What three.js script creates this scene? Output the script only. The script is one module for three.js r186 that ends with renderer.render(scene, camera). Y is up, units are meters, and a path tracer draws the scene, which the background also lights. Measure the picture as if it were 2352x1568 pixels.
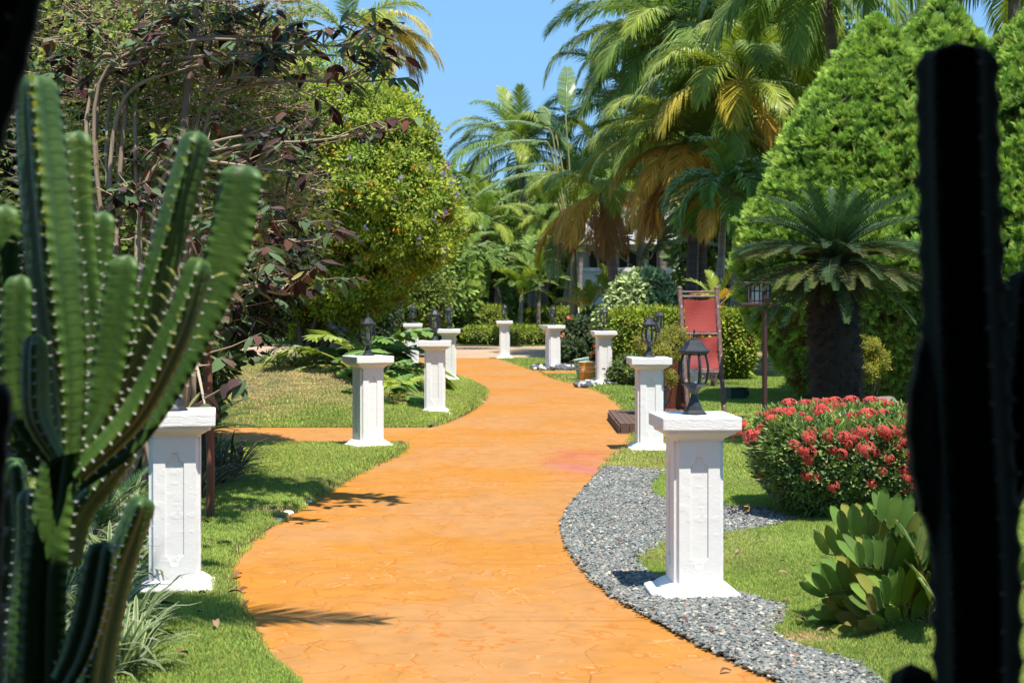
import * as THREE from 'three';
import { mergeGeometries } from 'three/addons/utils/BufferGeometryUtils.js';
import { RoundedBoxGeometry } from 'three/addons/geometries/RoundedBoxGeometry.js';

// ---------------------------------------------------------------- camera, sky, sun, exposure
const F = 3400, CU = 1176, HV = 680, EYE = 1.6;          // focal length and horizon in the units of a 2352 x 1568 picture
const scene = new THREE.Scene();
const camera = new THREE.PerspectiveCamera(2 * Math.atan(784 / F) * 180 / Math.PI, 1024 / 682, 0.1, 600);
camera.position.set(0, EYE, 0);
camera.lookAt(0, EYE, -10);
camera.setViewOffset(1024, 682, 0, (784 - HV) / 1568 * 682, 1024, 682);
camera.focus = 11; camera.userData.fStop = 5;
const renderer = new THREE.WebGLRenderer({ antialias: true });
renderer.setSize(1024, 682);
renderer.toneMapping = THREE.LinearToneMapping;
renderer.toneMappingExposure = 2.0;
renderer.shadowMap.enabled = true;

const SUN_EL = 68 * Math.PI / 180, SUN_AZ = 30 * Math.PI / 180;
const sunDir = new THREE.Vector3(Math.sin(SUN_AZ) * Math.cos(SUN_EL), Math.sin(SUN_EL), Math.cos(SUN_AZ) * Math.cos(SUN_EL));
const sun = new THREE.DirectionalLight(new THREE.Color(1, 0.95, 0.87), 4.3);
sun.position.copy(sunDir).multiplyScalar(60).add(new THREE.Vector3(0, 0, -20));
sun.target.position.set(0, 0, -20); scene.add(sun, sun.target);
sun.castShadow = true; sun.shadow.mapSize.set(4096, 4096);
Object.assign(sun.shadow.camera, { left: -40, right: 40, top: 50, bottom: -50, near: 1, far: 160 });
{
  const W = 256, H = 128, data = new Float32Array(W * H * 4);
  const stops = [[-90, .16, .15, .12], [-1, .20, .22, .22], [0, .215, .365, .53], [4, .172, .335, .52], [7, .156, .315, .515], [12, .140, .295, .505], [30, .118, .255, .465], [60, .10, .22, .42], [90, .09, .205, .40]];
  for (let y = 0; y < H; y++) for (let x = 0; x < W; x++) {
    const el = ((y + .5) / H - .5) * 180;
    let k = 0; while (k < stops.length - 2 && el > stops[k + 1][0]) k++;
    const a = stops[k], b = stops[k + 1], t = Math.min(1, Math.max(0, (el - a[0]) / (b[0] - a[0])));
    for (let c = 0; c < 3; c++) data[(y * W + x) * 4 + c] = a[c + 1] + (b[c + 1] - a[c + 1]) * t;
    data[(y * W + x) * 4 + 3] = 1;
  }
  const sky = new THREE.DataTexture(data, W, H, THREE.RGBAFormat, THREE.FloatType);
  sky.mapping = THREE.EquirectangularReflectionMapping; sky.magFilter = sky.minFilter = THREE.LinearFilter; sky.needsUpdate = true;
  scene.background = sky; scene.environment = sky;
}

// ---------------------------------------------------------------- helpers
const V3 = (x, y, z) => new THREE.Vector3(x, y, z);
function rngOf(seed) { let a = seed >>> 0; return () => { a |= 0; a = a + 0x6D2B79F5 | 0; let t = Math.imul(a ^ a >>> 15, 1 | a); t = t + Math.imul(t ^ t >>> 7, 61 | t) ^ t; return ((t ^ t >>> 14) >>> 0) / 4294967296; }; }
const P = (u, v, d) => V3((u - CU) / F * d, EYE - (v - HV) / F * d, -d);   // a picture point at a distance
const GD = (v) => EYE * F / (v - HV);                                      // distance at which the flat ground shows at that height
const GX = (u, v) => (u - CU) / F * GD(v);
const lerp = (a, b, t) => a + (b - a) * t, clamp = (x, a, b) => Math.min(b, Math.max(a, x));
const smooth = (a, b, x) => { const t = clamp((x - a) / (b - a), 0, 1); return t * t * (3 - 2 * t); };
const C = (r, g, b) => new THREE.Color().setRGB(r, g, b);
const taken = new Map();
function numbered(name) { const n = taken.get(name) ?? 0; taken.set(name, n + 1); return n ? `${name}_${String(n).padStart(3, '0')}` : name; }
function tag(o, label, category, group, kind) { if (label) o.userData.label = label; if (category) o.userData.category = category; if (group) o.userData.group = group; if (kind) o.userData.kind = kind; return o; }
function thing(name, label, category, pos = [0, 0, 0], turn = 0, group) { const o = new THREE.Group(); o.name = numbered(name); o.position.set(...pos); o.rotation.y = turn; scene.add(o); return tag(o, label, category, group); }
function mesh(name, geo, mat, parent) { const m = new THREE.Mesh(geo, mat); m.name = parent ? name : numbered(name); m.castShadow = m.receiveShadow = true; (parent ?? scene).add(m); return m; }
function copy(o, pos, turn, label, group) { const r = o.clone(); r.name = numbered(o.name.replace(/_\d{3}$/, '')); r.userData = { ...o.userData }; scene.add(r); r.position.set(...pos); r.rotation.y = turn; return tag(r, label, null, group); }
function inst(name, geo, mat, mats, cols, parent) {
  const m = new THREE.InstancedMesh(geo, mat, mats.length); m.name = parent ? name : numbered(name); m.castShadow = m.receiveShadow = true;
  mats.forEach((x, i) => m.setMatrixAt(i, x)); if (cols) cols.forEach((c, i) => m.setColorAt(i, c));
  m.userData.kind = 'stuff'; (parent ?? scene).add(m); return m;
}
class GB {
  constructor() { this.p = []; this.i = []; this.c = []; this.u = []; }
  v(a, c, u = 0, w = 0) { this.p.push(a.x, a.y, a.z); this.c.push(c ? c.r : 1, c ? c.g : 1, c ? c.b : 1); this.u.push(u, w); return this.p.length / 3 - 1; }
  t(a, b, c) { this.i.push(a, b, c); } q(a, b, c, d) { this.i.push(a, b, c, a, c, d); }
  get n() { return this.i.length / 3; }
  build(flat) {
    let g = new THREE.BufferGeometry();
    g.setAttribute('position', new THREE.Float32BufferAttribute(this.p, 3)); g.setAttribute('color', new THREE.Float32BufferAttribute(this.c, 3)); g.setAttribute('uv', new THREE.Float32BufferAttribute(this.u, 2));
    g.setIndex(this.i); if (flat) g = g.toNonIndexed(); g.computeVertexNormals(); return g;
  }
}
const UPV = V3(0, 1, 0);
function tube(gb, pts, rad, seg = 5, col, capEnd = true) {
  let ref = null, prev = null, len = 0;
  for (let k = 0; k < pts.length; k++) {
    const t = V3().subVectors(pts[Math.min(k + 1, pts.length - 1)], pts[Math.max(k - 1, 0)]).normalize();
    if (!ref) ref = Math.abs(t.y) > .9 ? V3(1, 0, 0) : V3(0, 1, 0);
    const s = V3().crossVectors(t, ref).normalize(), n = V3().crossVectors(s, t).normalize(); ref = n;
    if (k) len += pts[k].distanceTo(pts[k - 1]);
    const r = typeof rad === 'function' ? rad(k / (pts.length - 1), k) : rad, ring = [];
    for (let j = 0; j <= seg; j++) { const a = j / seg * Math.PI * 2; ring.push(gb.v(V3().copy(pts[k]).addScaledVector(s, Math.cos(a) * r).addScaledVector(n, Math.sin(a) * r), typeof col === 'function' ? col(k / (pts.length - 1)) : col, j / seg, len)); }
    if (prev) for (let j = 0; j < seg; j++) gb.q(prev[j], ring[j], ring[j + 1], prev[j + 1]);
    prev = ring;
  }
  if (capEnd && seg > 3) { const c = gb.v(pts[pts.length - 1], typeof col === 'function' ? col(1) : col); for (let j = 0; j < seg; j++) gb.t(prev[j], c, prev[j + 1]); }
}
function curvePts(list, n) { return new THREE.CatmullRomCurve3(list, false, 'centripetal').getPoints(n); }
function leaf(gb, b, dir, nrm, len, wid, col, fold = .12, curl = .15, at = .45) {
  const s = V3().crossVectors(dir, nrm).normalize(), n = V3().crossVectors(s, dir).normalize();
  const m = V3().copy(b).addScaledVector(dir, len * at), tip = V3().copy(b).addScaledVector(dir, len).addScaledVector(n, -curl * len);
  const l = V3().copy(m).addScaledVector(s, wid / 2).addScaledVector(n, fold * wid), r = V3().copy(m).addScaledVector(s, -wid / 2).addScaledVector(n, fold * wid);
  const m2 = V3().copy(b).addScaledVector(dir, len * .8).addScaledVector(n, -curl * len * .5), l2 = V3().copy(m2).addScaledVector(s, wid * .32).addScaledVector(n, fold * wid * .6), r2 = V3().copy(m2).addScaledVector(s, -wid * .32).addScaledVector(n, fold * wid * .6);
  const B = gb.v(b, col), M = gb.v(m, col), T = gb.v(tip, col), L = gb.v(l, col), R = gb.v(r, col), M2 = gb.v(m2, col), L2 = gb.v(l2, col), R2 = gb.v(r2, col);
  gb.t(B, M, L); gb.t(B, R, M); gb.q(L, M, M2, L2); gb.q(M, R, R2, M2); gb.t(L2, M2, T); gb.t(M2, R2, T);
}
function rdir(r) { const z = r() * 2 - 1, a = r() * Math.PI * 2, s = Math.sqrt(1 - z * z); return V3(s * Math.cos(a), z, s * Math.sin(a)); }
const M4 = (p, q, s) => new THREE.Matrix4().compose(p, q, typeof s === 'number' ? V3(s, s, s) : s);
const Q = (from, to) => new THREE.Quaternion().setFromUnitVectors(from, to);
const spin = (a) => new THREE.Quaternion().setFromAxisAngle(UPV, a);

// tileable value noise
function noise2(seed, per) { const r = rngOf(seed), g = new Float32Array(per * per).map(() => r()); return (x, y) => { x = ((x % per) + per) % per; y = ((y % per) + per) % per; const i = Math.floor(x), j = Math.floor(y), a = x - i, b = y - j, u = a * a * (3 - 2 * a), v = b * b * (3 - 2 * b), i1 = (i + 1) % per, j1 = (j + 1) % per; return lerp(lerp(g[j * per + i], g[j * per + i1], u), lerp(g[j1 * per + i], g[j1 * per + i1], u), v); }; }
function fbmT(seed, base, oct) { const ns = []; for (let k = 0; k < oct; k++) ns.push(noise2(seed + k * 17, base << k)); return (x, y) => { let s = 0, a = .5, n = 0; for (let k = 0; k < oct; k++) { s += a * ns[k](x * (base << k), y * (base << k)); n += a; a *= .5; } return s / n; }; }
function tex(N, fn, srgb, M = N) {
  const d = new Uint8Array(N * M * 4);
  for (let y = 0; y < M; y++) for (let x = 0; x < N; x++) { const c = fn(x / N, y / M), k = (y * N + x) * 4; for (let j = 0; j < 3; j++) { let z = clamp(c[j], 0, 1); if (srgb) z = z <= .0031308 ? z * 12.92 : 1.055 * Math.pow(z, 1 / 2.4) - .055; d[k + j] = z * 255; } d[k + 3] = 255; }
  const t = new THREE.DataTexture(d, N, M); t.wrapS = t.wrapT = THREE.RepeatWrapping; t.magFilter = THREE.LinearFilter; t.minFilter = THREE.LinearMipmapLinearFilter; t.generateMipmaps = true; if (srgb) t.colorSpace = THREE.SRGBColorSpace; t.needsUpdate = true; return t;
}
function rep(t, x, y) { const c = t.clone(); c.repeat.set(x, y); c.needsUpdate = true; return c; }

// ---------------------------------------------------------------- materials
const fA = fbmT(11, 4, 6), fB = fbmT(31, 8, 5), fC = fbmT(57, 3, 4);
const plasterBump = tex(512, (x, y) => { const b = .45 * fB(x, y) + .3 * fbmLine(x, y) + .2 * smooth(.62, .74, fB(y, x)); return [b, b, b]; });
function fbmLine(x, y) { return fA(x, y * 5); }
const plasterCol = tex(512, (x, y) => { const b = .76 - .09 * smooth(.60, .74, fA(x, y)) * fB(x, y) - .03 * fC(x, y); return [b, b * .985, b * .955]; }, true);
const M = {};
M.plaster = new THREE.MeshStandardMaterial({ map: rep(plasterCol, 1.3, 1.3), bumpMap: rep(plasterBump, 2.2, 2.2), bumpScale: .0028, roughness: .62 });
M.lampMetal = new THREE.MeshStandardMaterial({ color: C(.017, .021, .026), roughness: .5, metalness: .15, bumpMap: rep(plasterBump, 6, 6), bumpScale: .0006 });
M.glass = new THREE.MeshPhysicalMaterial({ color: C(.97, .98, .95), transmission: 1, roughness: 0, thickness: 0, ior: 1.5 });
M.bulb = new THREE.MeshStandardMaterial({ color: C(.78, .77, .72), roughness: .35 });
const leafMat = (rough = .95, coat = .35, tr = .35, extra = {}) => new THREE.MeshPhysicalMaterial({ color: 0xffffff, vertexColors: true, roughness: rough, clearcoat: coat, clearcoatRoughness: .35, transmission: tr, thickness: 0, side: THREE.DoubleSide, ...extra });
M.leaf = leafMat(.95, .16, .4, { specularIntensity: .5 }); M.leafMatte = leafMat(.97, .06, .3); M.leafGloss = leafMat(.95, .2, .38, { clearcoatRoughness: .25 });
M.grass = leafMat(.97, 0, .4, { specularIntensity: .3 }); M.petal = leafMat(.97, .05, .4);
const barkBump = tex(256, (x, y) => { const b = fA(x * 2 % 1, y) * .6 + fB(x, y * .5) * .4; return [b, b, b]; });
M.bark = new THREE.MeshStandardMaterial({ vertexColors: true, color: 0xffffff, roughness: .9, bumpMap: rep(barkBump, 3, 3), bumpScale: .012 });
M.twig = new THREE.MeshStandardMaterial({ vertexColors: true, color: 0xffffff, roughness: .85 });

// ---------------------------------------------------------------- ground plan
function edge(list) { const k = list.map(([u, v]) => [GD(v), GX(u, v)]).sort((a, b) => a[0] - b[0]); return (d) => { if (d <= k[0][0]) return k[0][1] + (k[0][1] - k[1][1]) / (k[0][0] - k[1][0]) * Math.max(-2, d - k[0][0]); for (let i = 1; i < k.length; i++) if (d <= k[i][0]) { const p0 = k[Math.max(0, i - 2)], p1 = k[i - 1], p2 = k[i], p3 = k[Math.min(k.length - 1, i + 1)], t = (d - p1[0]) / (p2[0] - p1[0]); const m1 = (p2[1] - p0[1]) / (p2[0] - p0[0]) * (p2[0] - p1[0]), m2 = (p3[1] - p1[1]) / (p3[0] - p1[0]) * (p2[0] - p1[0]); const t2 = t * t, t3 = t2 * t; return (2 * t3 - 3 * t2 + 1) * p1[1] + (t3 - 2 * t2 + t) * m1 + (-2 * t3 + 3 * t2) * p2[1] + (t3 - t2) * m2; } return k[k.length - 1][1]; }; }
const SIDE0 = GD(1018), SIDE1 = GD(981);                              // the side path on the left
const leftNear = edge([[700, 1600], [660, 1568], [600, 1510], [560, 1440], [530, 1360], [522, 1300], [545, 1270], [600, 1225], [690, 1165], [800, 1100], [870, 1062], [912, 1046], [925, 1018]]);
const leftFar = edge([[985, 983], [1040, 965], [1090, 940], [1112, 915], [1108, 895], [1075, 878], [1040, 866], [990, 850], [960, 836], [930, 823]]);
const leftMid = (d) => lerp(leftNear(SIDE0), leftFar(SIDE1), clamp((d - SIDE0) / (SIDE1 - SIDE0), 0, 1));
const xl = (d) => d < SIDE0 ? leftNear(d) : d > SIDE1 ? leftFar(d) : leftMid(d);
const xr = edge([[1850, 1600], [1790, 1568], [1600, 1480], [1440, 1390], [1370, 1340], [1310, 1270], [1288, 1215], [1310, 1170], [1370, 1100], [1400, 1060], [1425, 1038], [1456, 1003], [1455, 960], [1440, 935], [1400, 905], [1360, 890], [1310, 878], [1262, 862], [1225, 848], [1180, 833], [1143, 823]]);
const gravelUV = [[1990, 1680], [1850, 1600], [1790, 1568], [1600, 1480], [1440, 1390], [1370, 1340], [1310, 1270], [1288, 1215], [1310, 1170], [1370, 1100], [1395, 1075], [1450, 1078], [1520, 1085], [1490, 1118], [1500, 1140], [1545, 1162], [1655, 1168], [1740, 1170], [1830, 1195], [1760, 1215], [1655, 1230], [1540, 1240], [1455, 1288], [1480, 1320], [1530, 1338], [1670, 1362], [1800, 1398], [1790, 1430], [1760, 1462], [1850, 1498], [1960, 1530], [2010, 1568], [2120, 1680]];
const gravelPoly = gravelUV.map(([u, v]) => [GX(u, v), -GD(v)]);
function inPoly(x, z, poly) { let c = false; for (let i = 0, j = poly.length - 1; i < poly.length; j = i++) { const [xi, zi] = poly[i], [xj, zj] = poly[j]; if ((zi > z) !== (zj > z) && x < (xj - xi) * (z - zi) / (zj - zi) + xi) c = !c; } return c; }
const ROAD0 = 38.3, ROAD1 = 47.3;
const gN = fbmT(91, 4, 4);
function groundY(x, z) {
  const d = -z; let y = .007 * (gN(x * .07 + .5, z * .07 + .5) - .5);
  if (d < ROAD0) {
    if (x < (xl(d) + xr(d)) / 2) { const e = xl(d) - x; y += .045 * smooth(0, .09, e) * (d < SIDE0 + .5 ? smooth(SIDE0, SIDE0 - 2.0, d) : smooth(SIDE1, SIDE1 + .5, d)) + .06 * smooth(.3, 2.5, e) * smooth(14, 11, d); }
    
    const mx = (x + 3.0) / (x > -3 ? 1.15 : 2.6), mz = (d - 22.3) / 2.1; y += .56 * Math.exp(-.5 * (mx * mx + mz * mz)) * smooth(SIDE1, SIDE1 + 1.2, d);
  }
  return y;
}
// sheets between two edges that are functions of the distance
function sheet(ds, xa, xb, nx, yf, pow = 1, uvs = 1, colf) {
  const gb = new GB(), rows = [];
  for (const d of ds) { const row = [], a = xa(d), b = xb(d); for (let k = 0; k <= nx; k++) { const t = 1 - Math.pow(1 - k / nx, pow), x = lerp(a, b, t); row.push(gb.v(V3(x, yf(x, -d), -d), colf ? colf(x, d) : null, x * uvs, -d * uvs)); } rows.push(row); }
  for (let r = 1; r < rows.length; r++) for (let k = 0; k < nx; k++) gb.q(rows[r - 1][k], rows[r - 1][k + 1], rows[r][k + 1], rows[r][k]);
  return gb;
}
const range = (a, b, n) => Array.from({ length: n + 1 }, (_, i) => lerp(a, b, i / n));
// lawn colour map (patches of straw), 4 m wide
const lawnTex = tex(1024, (x, y) => { const a = fA(x, y), b = fB(x * 3 % 1, y * 3 % 1), c = fC(x, y), k = smooth(.45, .75, c * .6 + b * .4); const g = .6 + .8 * (a - .5) + .6 * (b - .5); return [lerp(.10, .19, k) * g, lerp(.135, .16, k) * g, lerp(.030, .065, k) * g]; }, true);
M.lawn = new THREE.MeshStandardMaterial({ map: rep(lawnTex, .25, .25), bumpMap: rep(barkBump, 3, 3), bumpScale: .02, roughness: 1 });
M.soil = new THREE.MeshStandardMaterial({ color: C(.07, .045, .028), roughness: 1, bumpMap: rep(barkBump, 4, 4), bumpScale: .03 });

{ // the ground to the horizon
  const gb = sheet([...range(-8, 60, 34), ...range(70, 420, 10)], () => -160, () => 160, 40, () => -.07);
  tag(mesh('ground', gb.build(), M.soil), 'bare brown earth under the garden', null, null, 'structure');
}
const flipped = (gb) => gb;
{
  const nearDs = range(2.3, SIDE0, 110), farDs = range(SIDE1, ROAD0, 120);
  const mk = (name, ds, xa, xb, pow, label) => tag(mesh(name, sheet(ds, xa, xb, 26, groundY, pow).build(), M.lawn), label, null, null, 'structure');
  mk('lawn_left', nearDs, () => -16, xl, 3.2, 'green lawn along the curve of the orange path beside the cactus');
  mk('lawn_mound', farDs, () => -24, xl, 3.2, 'lawn mound with straw patches beyond the side path');
  const rg = sheet(range(2.3, ROAD0, 220), (d) => 26, xr, 26, groundY, 3.2).build(); const ix = rg.index.array; for (let k = 0; k < ix.length; k += 3) { const t = ix[k]; ix[k] = ix[k + 1]; ix[k + 1] = t; } rg.computeVertexNormals();
  tag(mesh('lawn_right', rg, M.lawn), 'green lawn round the red flowered hedge and gravel', null, null, 'structure');
  tag(mesh('lawn_far', sheet(range(ROAD1, 75, 12), () => -40, () => 40, 20, () => .03).build(), M.lawn), 'far strip of lawn under the hedges beyond the road', null, null, 'structure');
  // soil lip that shows along the cut edge of the turf
  for (const [a, b, n] of [[5.6, SIDE0, 90], [SIDE1, 36, 90]]) {
    const gb = new GB(), ds = range(a, b, n); let pr = null;
    for (const d of ds) { const x = xl(d), q = [gb.v(V3(x + .012, -.03, -d), null, d, 0), gb.v(V3(x + .006, .018 + .014 * gN(d * .9, .2), -d), null, d, .04), gb.v(V3(x - .05, .028, -d), null, d, .1)]; if (pr) for (let k = 0; k < 2; k++) gb.q(pr[k], q[k], q[k + 1], pr[k + 1]); pr = q; }
    tag(mesh('soil_edge', gb.build(), M.soil), a < 10 ? 'dark soil edge of the turf by the cactus lawn' : 'dark soil edge of the mound turf', null, null, 'structure');
  }
}
// ---- the stamped orange path
{
  const r = rngOf(5), NC = 13, cells = []; for (let j = 0; j < NC; j++) for (let i = 0; i < NC; i++) cells.push([(i + .5 + (r() - .5) * .95) / NC, (j + .5 + (r() - .5) * .95) / NC, r(), r()]);
  const W = (x, y) => { const wx = x + .14 * (fC(x, y) - .5) + .03 * (fA(x, y) - .5), wy = y + .14 * (fC(y, x) - .5) + .03 * (fA(y, x) - .5); let d1 = 9, d2 = 9, id = 0; const ci = Math.floor(wx * NC), cj = Math.floor(wy * NC);
    for (let b = -2; b <= 2; b++) for (let a = -2; a <= 2; a++) { const ii = ((ci + a) % NC + NC) % NC, jj = ((cj + b) % NC + NC) % NC, c = cells[jj * NC + ii]; let dx = c[0] - wx, dy = c[1] - wy; dx -= Math.round(dx); dy -= Math.round(dy); const q = Math.hypot(dx, dy); if (q < d1) { d2 = d1; d1 = q; id = jj * NC + ii; } else if (q < d2) d2 = q; } return [d1, d2, id]; };
  const N = 1024, hgt = new Float32Array(N * N), gro = new Float32Array(N * N), tone = new Float32Array(N * N), fra = new Float32Array(N * N), fS = fbmT(19, 10, 5), fG = fbmT(23, 40, 3);
  for (let y = 0; y < N; y++) for (let x = 0; x < N; x++) { const X = x / N, Y = y / N, [d1, d2, id] = W(X, Y), e = (d2 - d1) * 4, k = y * N + x; const g = smooth(.0, .035, e), c = cells[id];
    const cleft = fS(X, Y) * .75 + fA(X, Y) * .25 + (c[2] - .5) * .10, lv = cleft * 8, tilt = ((X - c[0]) - Math.round(X - c[0])) * (c[2] - .5) + ((Y - c[1]) - Math.round(Y - c[1])) * (c[3] - .5);
    fra[k] = lv - Math.floor(lv); hgt[k] = .03 * g + .75 * (Math.floor(lv) + smooth(0, .18, fra[k])) / 8 + .10 * (fG(X, Y) - .5) + tilt * 4 + .1; gro[k] = g; tone[k] = c[2]; }
  const at = (A, x, y) => A[Math.min(N - 1, Math.floor(y * N)) * N + Math.min(N - 1, Math.floor(x * N))];
  const pb = tex(N, (x, y) => { const h = clamp(at(hgt, x, y) * .7, 0, 1); return [h, h, h]; });
  const pc = tex(N, (x, y) => { const h = at(hgt, x, y), g = at(gro, x, y), fr = at(fra, x, y), w = smooth(.36, .64, fA(x, y) * .6 + fC(x, y) * .4 + (at(tone, x, y) - .5) * .12), f = .88 + .24 * fG(x, y), line = smooth(.14, .02, fr) * smooth(.25, .5, fS(y, x)), pale = smooth(.90, .97, fr) * smooth(.45, .6, fS(y, x + .3)), deep = clamp(.8 * line + (1 - g) * .08, 0, 1);
    let a = [lerp(.41, .39, w), lerp(.168, .188, w), lerp(.022, .060, w)]; const dd = [.40, .122, .006], pp = [.48, .29, .14]; return a.map((q, i) => lerp(lerp(q, dd[i], deep), pp[i], .55 * pale) * f); }, true);
  M.path = new THREE.MeshPhysicalMaterial({ map: rep(pc, .25, .25), bumpMap: rep(pb, .25, .25), bumpScale: .042, roughness: .78, specularIntensity: .4, vertexColors: true });
  const path = new THREE.Group(); path.name = 'path'; scene.add(path); tag(path, 'winding orange stamped concrete path', null, null, 'structure');
  const joints = [2.35, 4.4, 5.85, 7.3, 8.85, 10.8, 12.8, 15.0, 17.2, 19.6, 22.2, 25, 28, 31, 34.5, ROAD0 - .05];
  const pn = fbmT(77, 4, 5);
  const stain = (x, d) => { const cx = GX(1338, 1060), cd = GD(1062); const q = Math.hypot((x - cx) / .55, (d - cd) / 1.5) + .7 * (pn(x * .35 + .2, d * .12) - .5); const s = smooth(1.05, .45, q) * (.45 + .55 * smooth(.35, .6, pn(x * .8, d * .4))); const big = .94 + .14 * (pn(x * .13, d * .13) - .5);
    return C(lerp(1, .96, s) * big, lerp(1, .72, s) * big, lerp(1, 1.75, s) * big); };
  for (let j = 0; j + 1 < joints.length; j++) {
    const a = joints[j] + .0015, b = joints[j + 1] - .0015, n = Math.max(6, Math.round((b - a) / .14)), top = sheet(range(a, b, n), xl, xr, 30, (x, z) => .006 * (pn(x * .2, z * .2) - .5), 1, 1, stain);
    // sides of the slab
    const ring = []; const ds = range(a, b, n); for (const d of ds) ring.push([xl(d), d]); for (const d of [...ds].reverse()) ring.push([xr(d), d]);
    for (let k = 0; k < ring.length; k++) { const [x0, d0] = ring[k], [x1, d1] = ring[(k + 1) % ring.length]; const A = top.v(V3(x0, .0, -d0), null, x0, d0), B = top.v(V3(x1, .0, -d1), null, x1, d1), Cc = top.v(V3(x1, -.06, -d1), null, x1, d1 + .06), D = top.v(V3(x0, -.06, -d0), null, x0, d0 + .06); top.q(A, B, Cc, D); }
    mesh('slab', top.build(), M.path, path);
  }
  const sideX = [-11, -8.6, -6.2, -4.2]; // side path slabs to the left
  for (let j = 0; j < 4; j++) mesh('slab', sheet(range(SIDE0 + .02, SIDE1 - .02, 14), () => sideX[j] + .004, j < 3 ? () => sideX[j + 1] - .004 : (d) => leftMid(d) - .006, 14, () => -.002, 1, 1, stain).build(), M.path, path);
  // narrow side path on the right between the third and fourth pillars
  mesh('slab', sheet(range(GD(860), GD(852.5), 8), (d) => xr(d) + .006, () => 4.2, 14, () => .012, 1, 1, stain).build(), M.path, path);
  mesh('slab', sheet(range(GD(885.5), GD(879.5), 8), (d) => xr(d) + .006, () => 3.1, 10, () => .012, 1, 1, stain).build(), M.path, path);
  // road across
  const rt = tex(512, (x, y) => { const bx = x * 20, by = y * 20, o = Math.floor(by) % 2 ? .5 : 0, fx = (bx + o) % 1, fy = by % 1, g = (fx < .08 || fy < .08) ? .8 : 1, n = .85 + .3 * fB(x, y); return [.40 * g * n, .27 * g * n, .17 * g * n]; }, true);
  const road = mesh('road', sheet(range(ROAD0, ROAD1, 6), () => -40, () => 40, 20, () => 0).build(), new THREE.MeshStandardMaterial({ map: rep(rt, .25, .25), roughness: .8 }));
  tag(road, 'tan paved road crossing beyond the path', null, null, 'structure');
}
// ---- gravel
{
  const sh = new THREE.Shape(gravelPoly.map(([x, z]) => new THREE.Vector2(x, -z))); const g = new THREE.ShapeGeometry(sh); g.rotateX(-Math.PI / 2); g.translate(0, .008, 0);
  const gb = new THREE.MeshStandardMaterial({ color: C(.12, .12, .115), roughness: 1, bumpMap: rep(barkBump, 6, 6), bumpScale: .02 });
  tag(mesh('gravel_bed', g, gb), 'ground of the grey gravel bed beside the path', null, null, 'structure');
  const r = rngOf(21), mats = [], cols = [], N = 62000, c = [];
  const box = gravelPoly.reduce((b, [x, z]) => [Math.min(b[0], x), Math.max(b[1], x), Math.min(b[2], z), Math.max(b[3], z)], [9, -9, 0, -99]);
  let guard = 0;
  while (mats.length < N && guard++ < 900000) { const x = lerp(box[0], box[1], r()), z = lerp(box[2], box[3], r()); const jx = x + (r() - .5) * .07; if (!inPoly(jx, z, gravelPoly)) continue; if (-z > 8 && r() < .25) continue;
    const s = .0065 + .0085 * r() * r(); const q = new THREE.Quaternion().setFromEuler(new THREE.Euler((r() - .5) * 1.1, r() * 6.3, (r() - .5) * 1.1)); mats.push(M4(V3(x, .011 + r() * .016, z), q, V3(s * (1 + r() * .8), s * (.35 + .4 * r()), s * (.8 + .5 * r()))));
    const k = r(), w = .8 + .5 * r(); cols.push(k < .62 ? C(.165 * w, .172 * w, .160 * w) : k < .88 ? C(.085 * w, .095 * w, .092 * w) : k < .975 ? C(.36 * w, .33 * w, .26 * w) : C(.30 * w, .17 * w, .11 * w)); }
  const sg = new THREE.IcosahedronGeometry(1, 0);
  tag(inst('gravel', sg, new THREE.MeshStandardMaterial({ roughness: .85 }), mats, cols), 'loose grey and cream stone chips between path and lawn', 'gravel');
}
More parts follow.
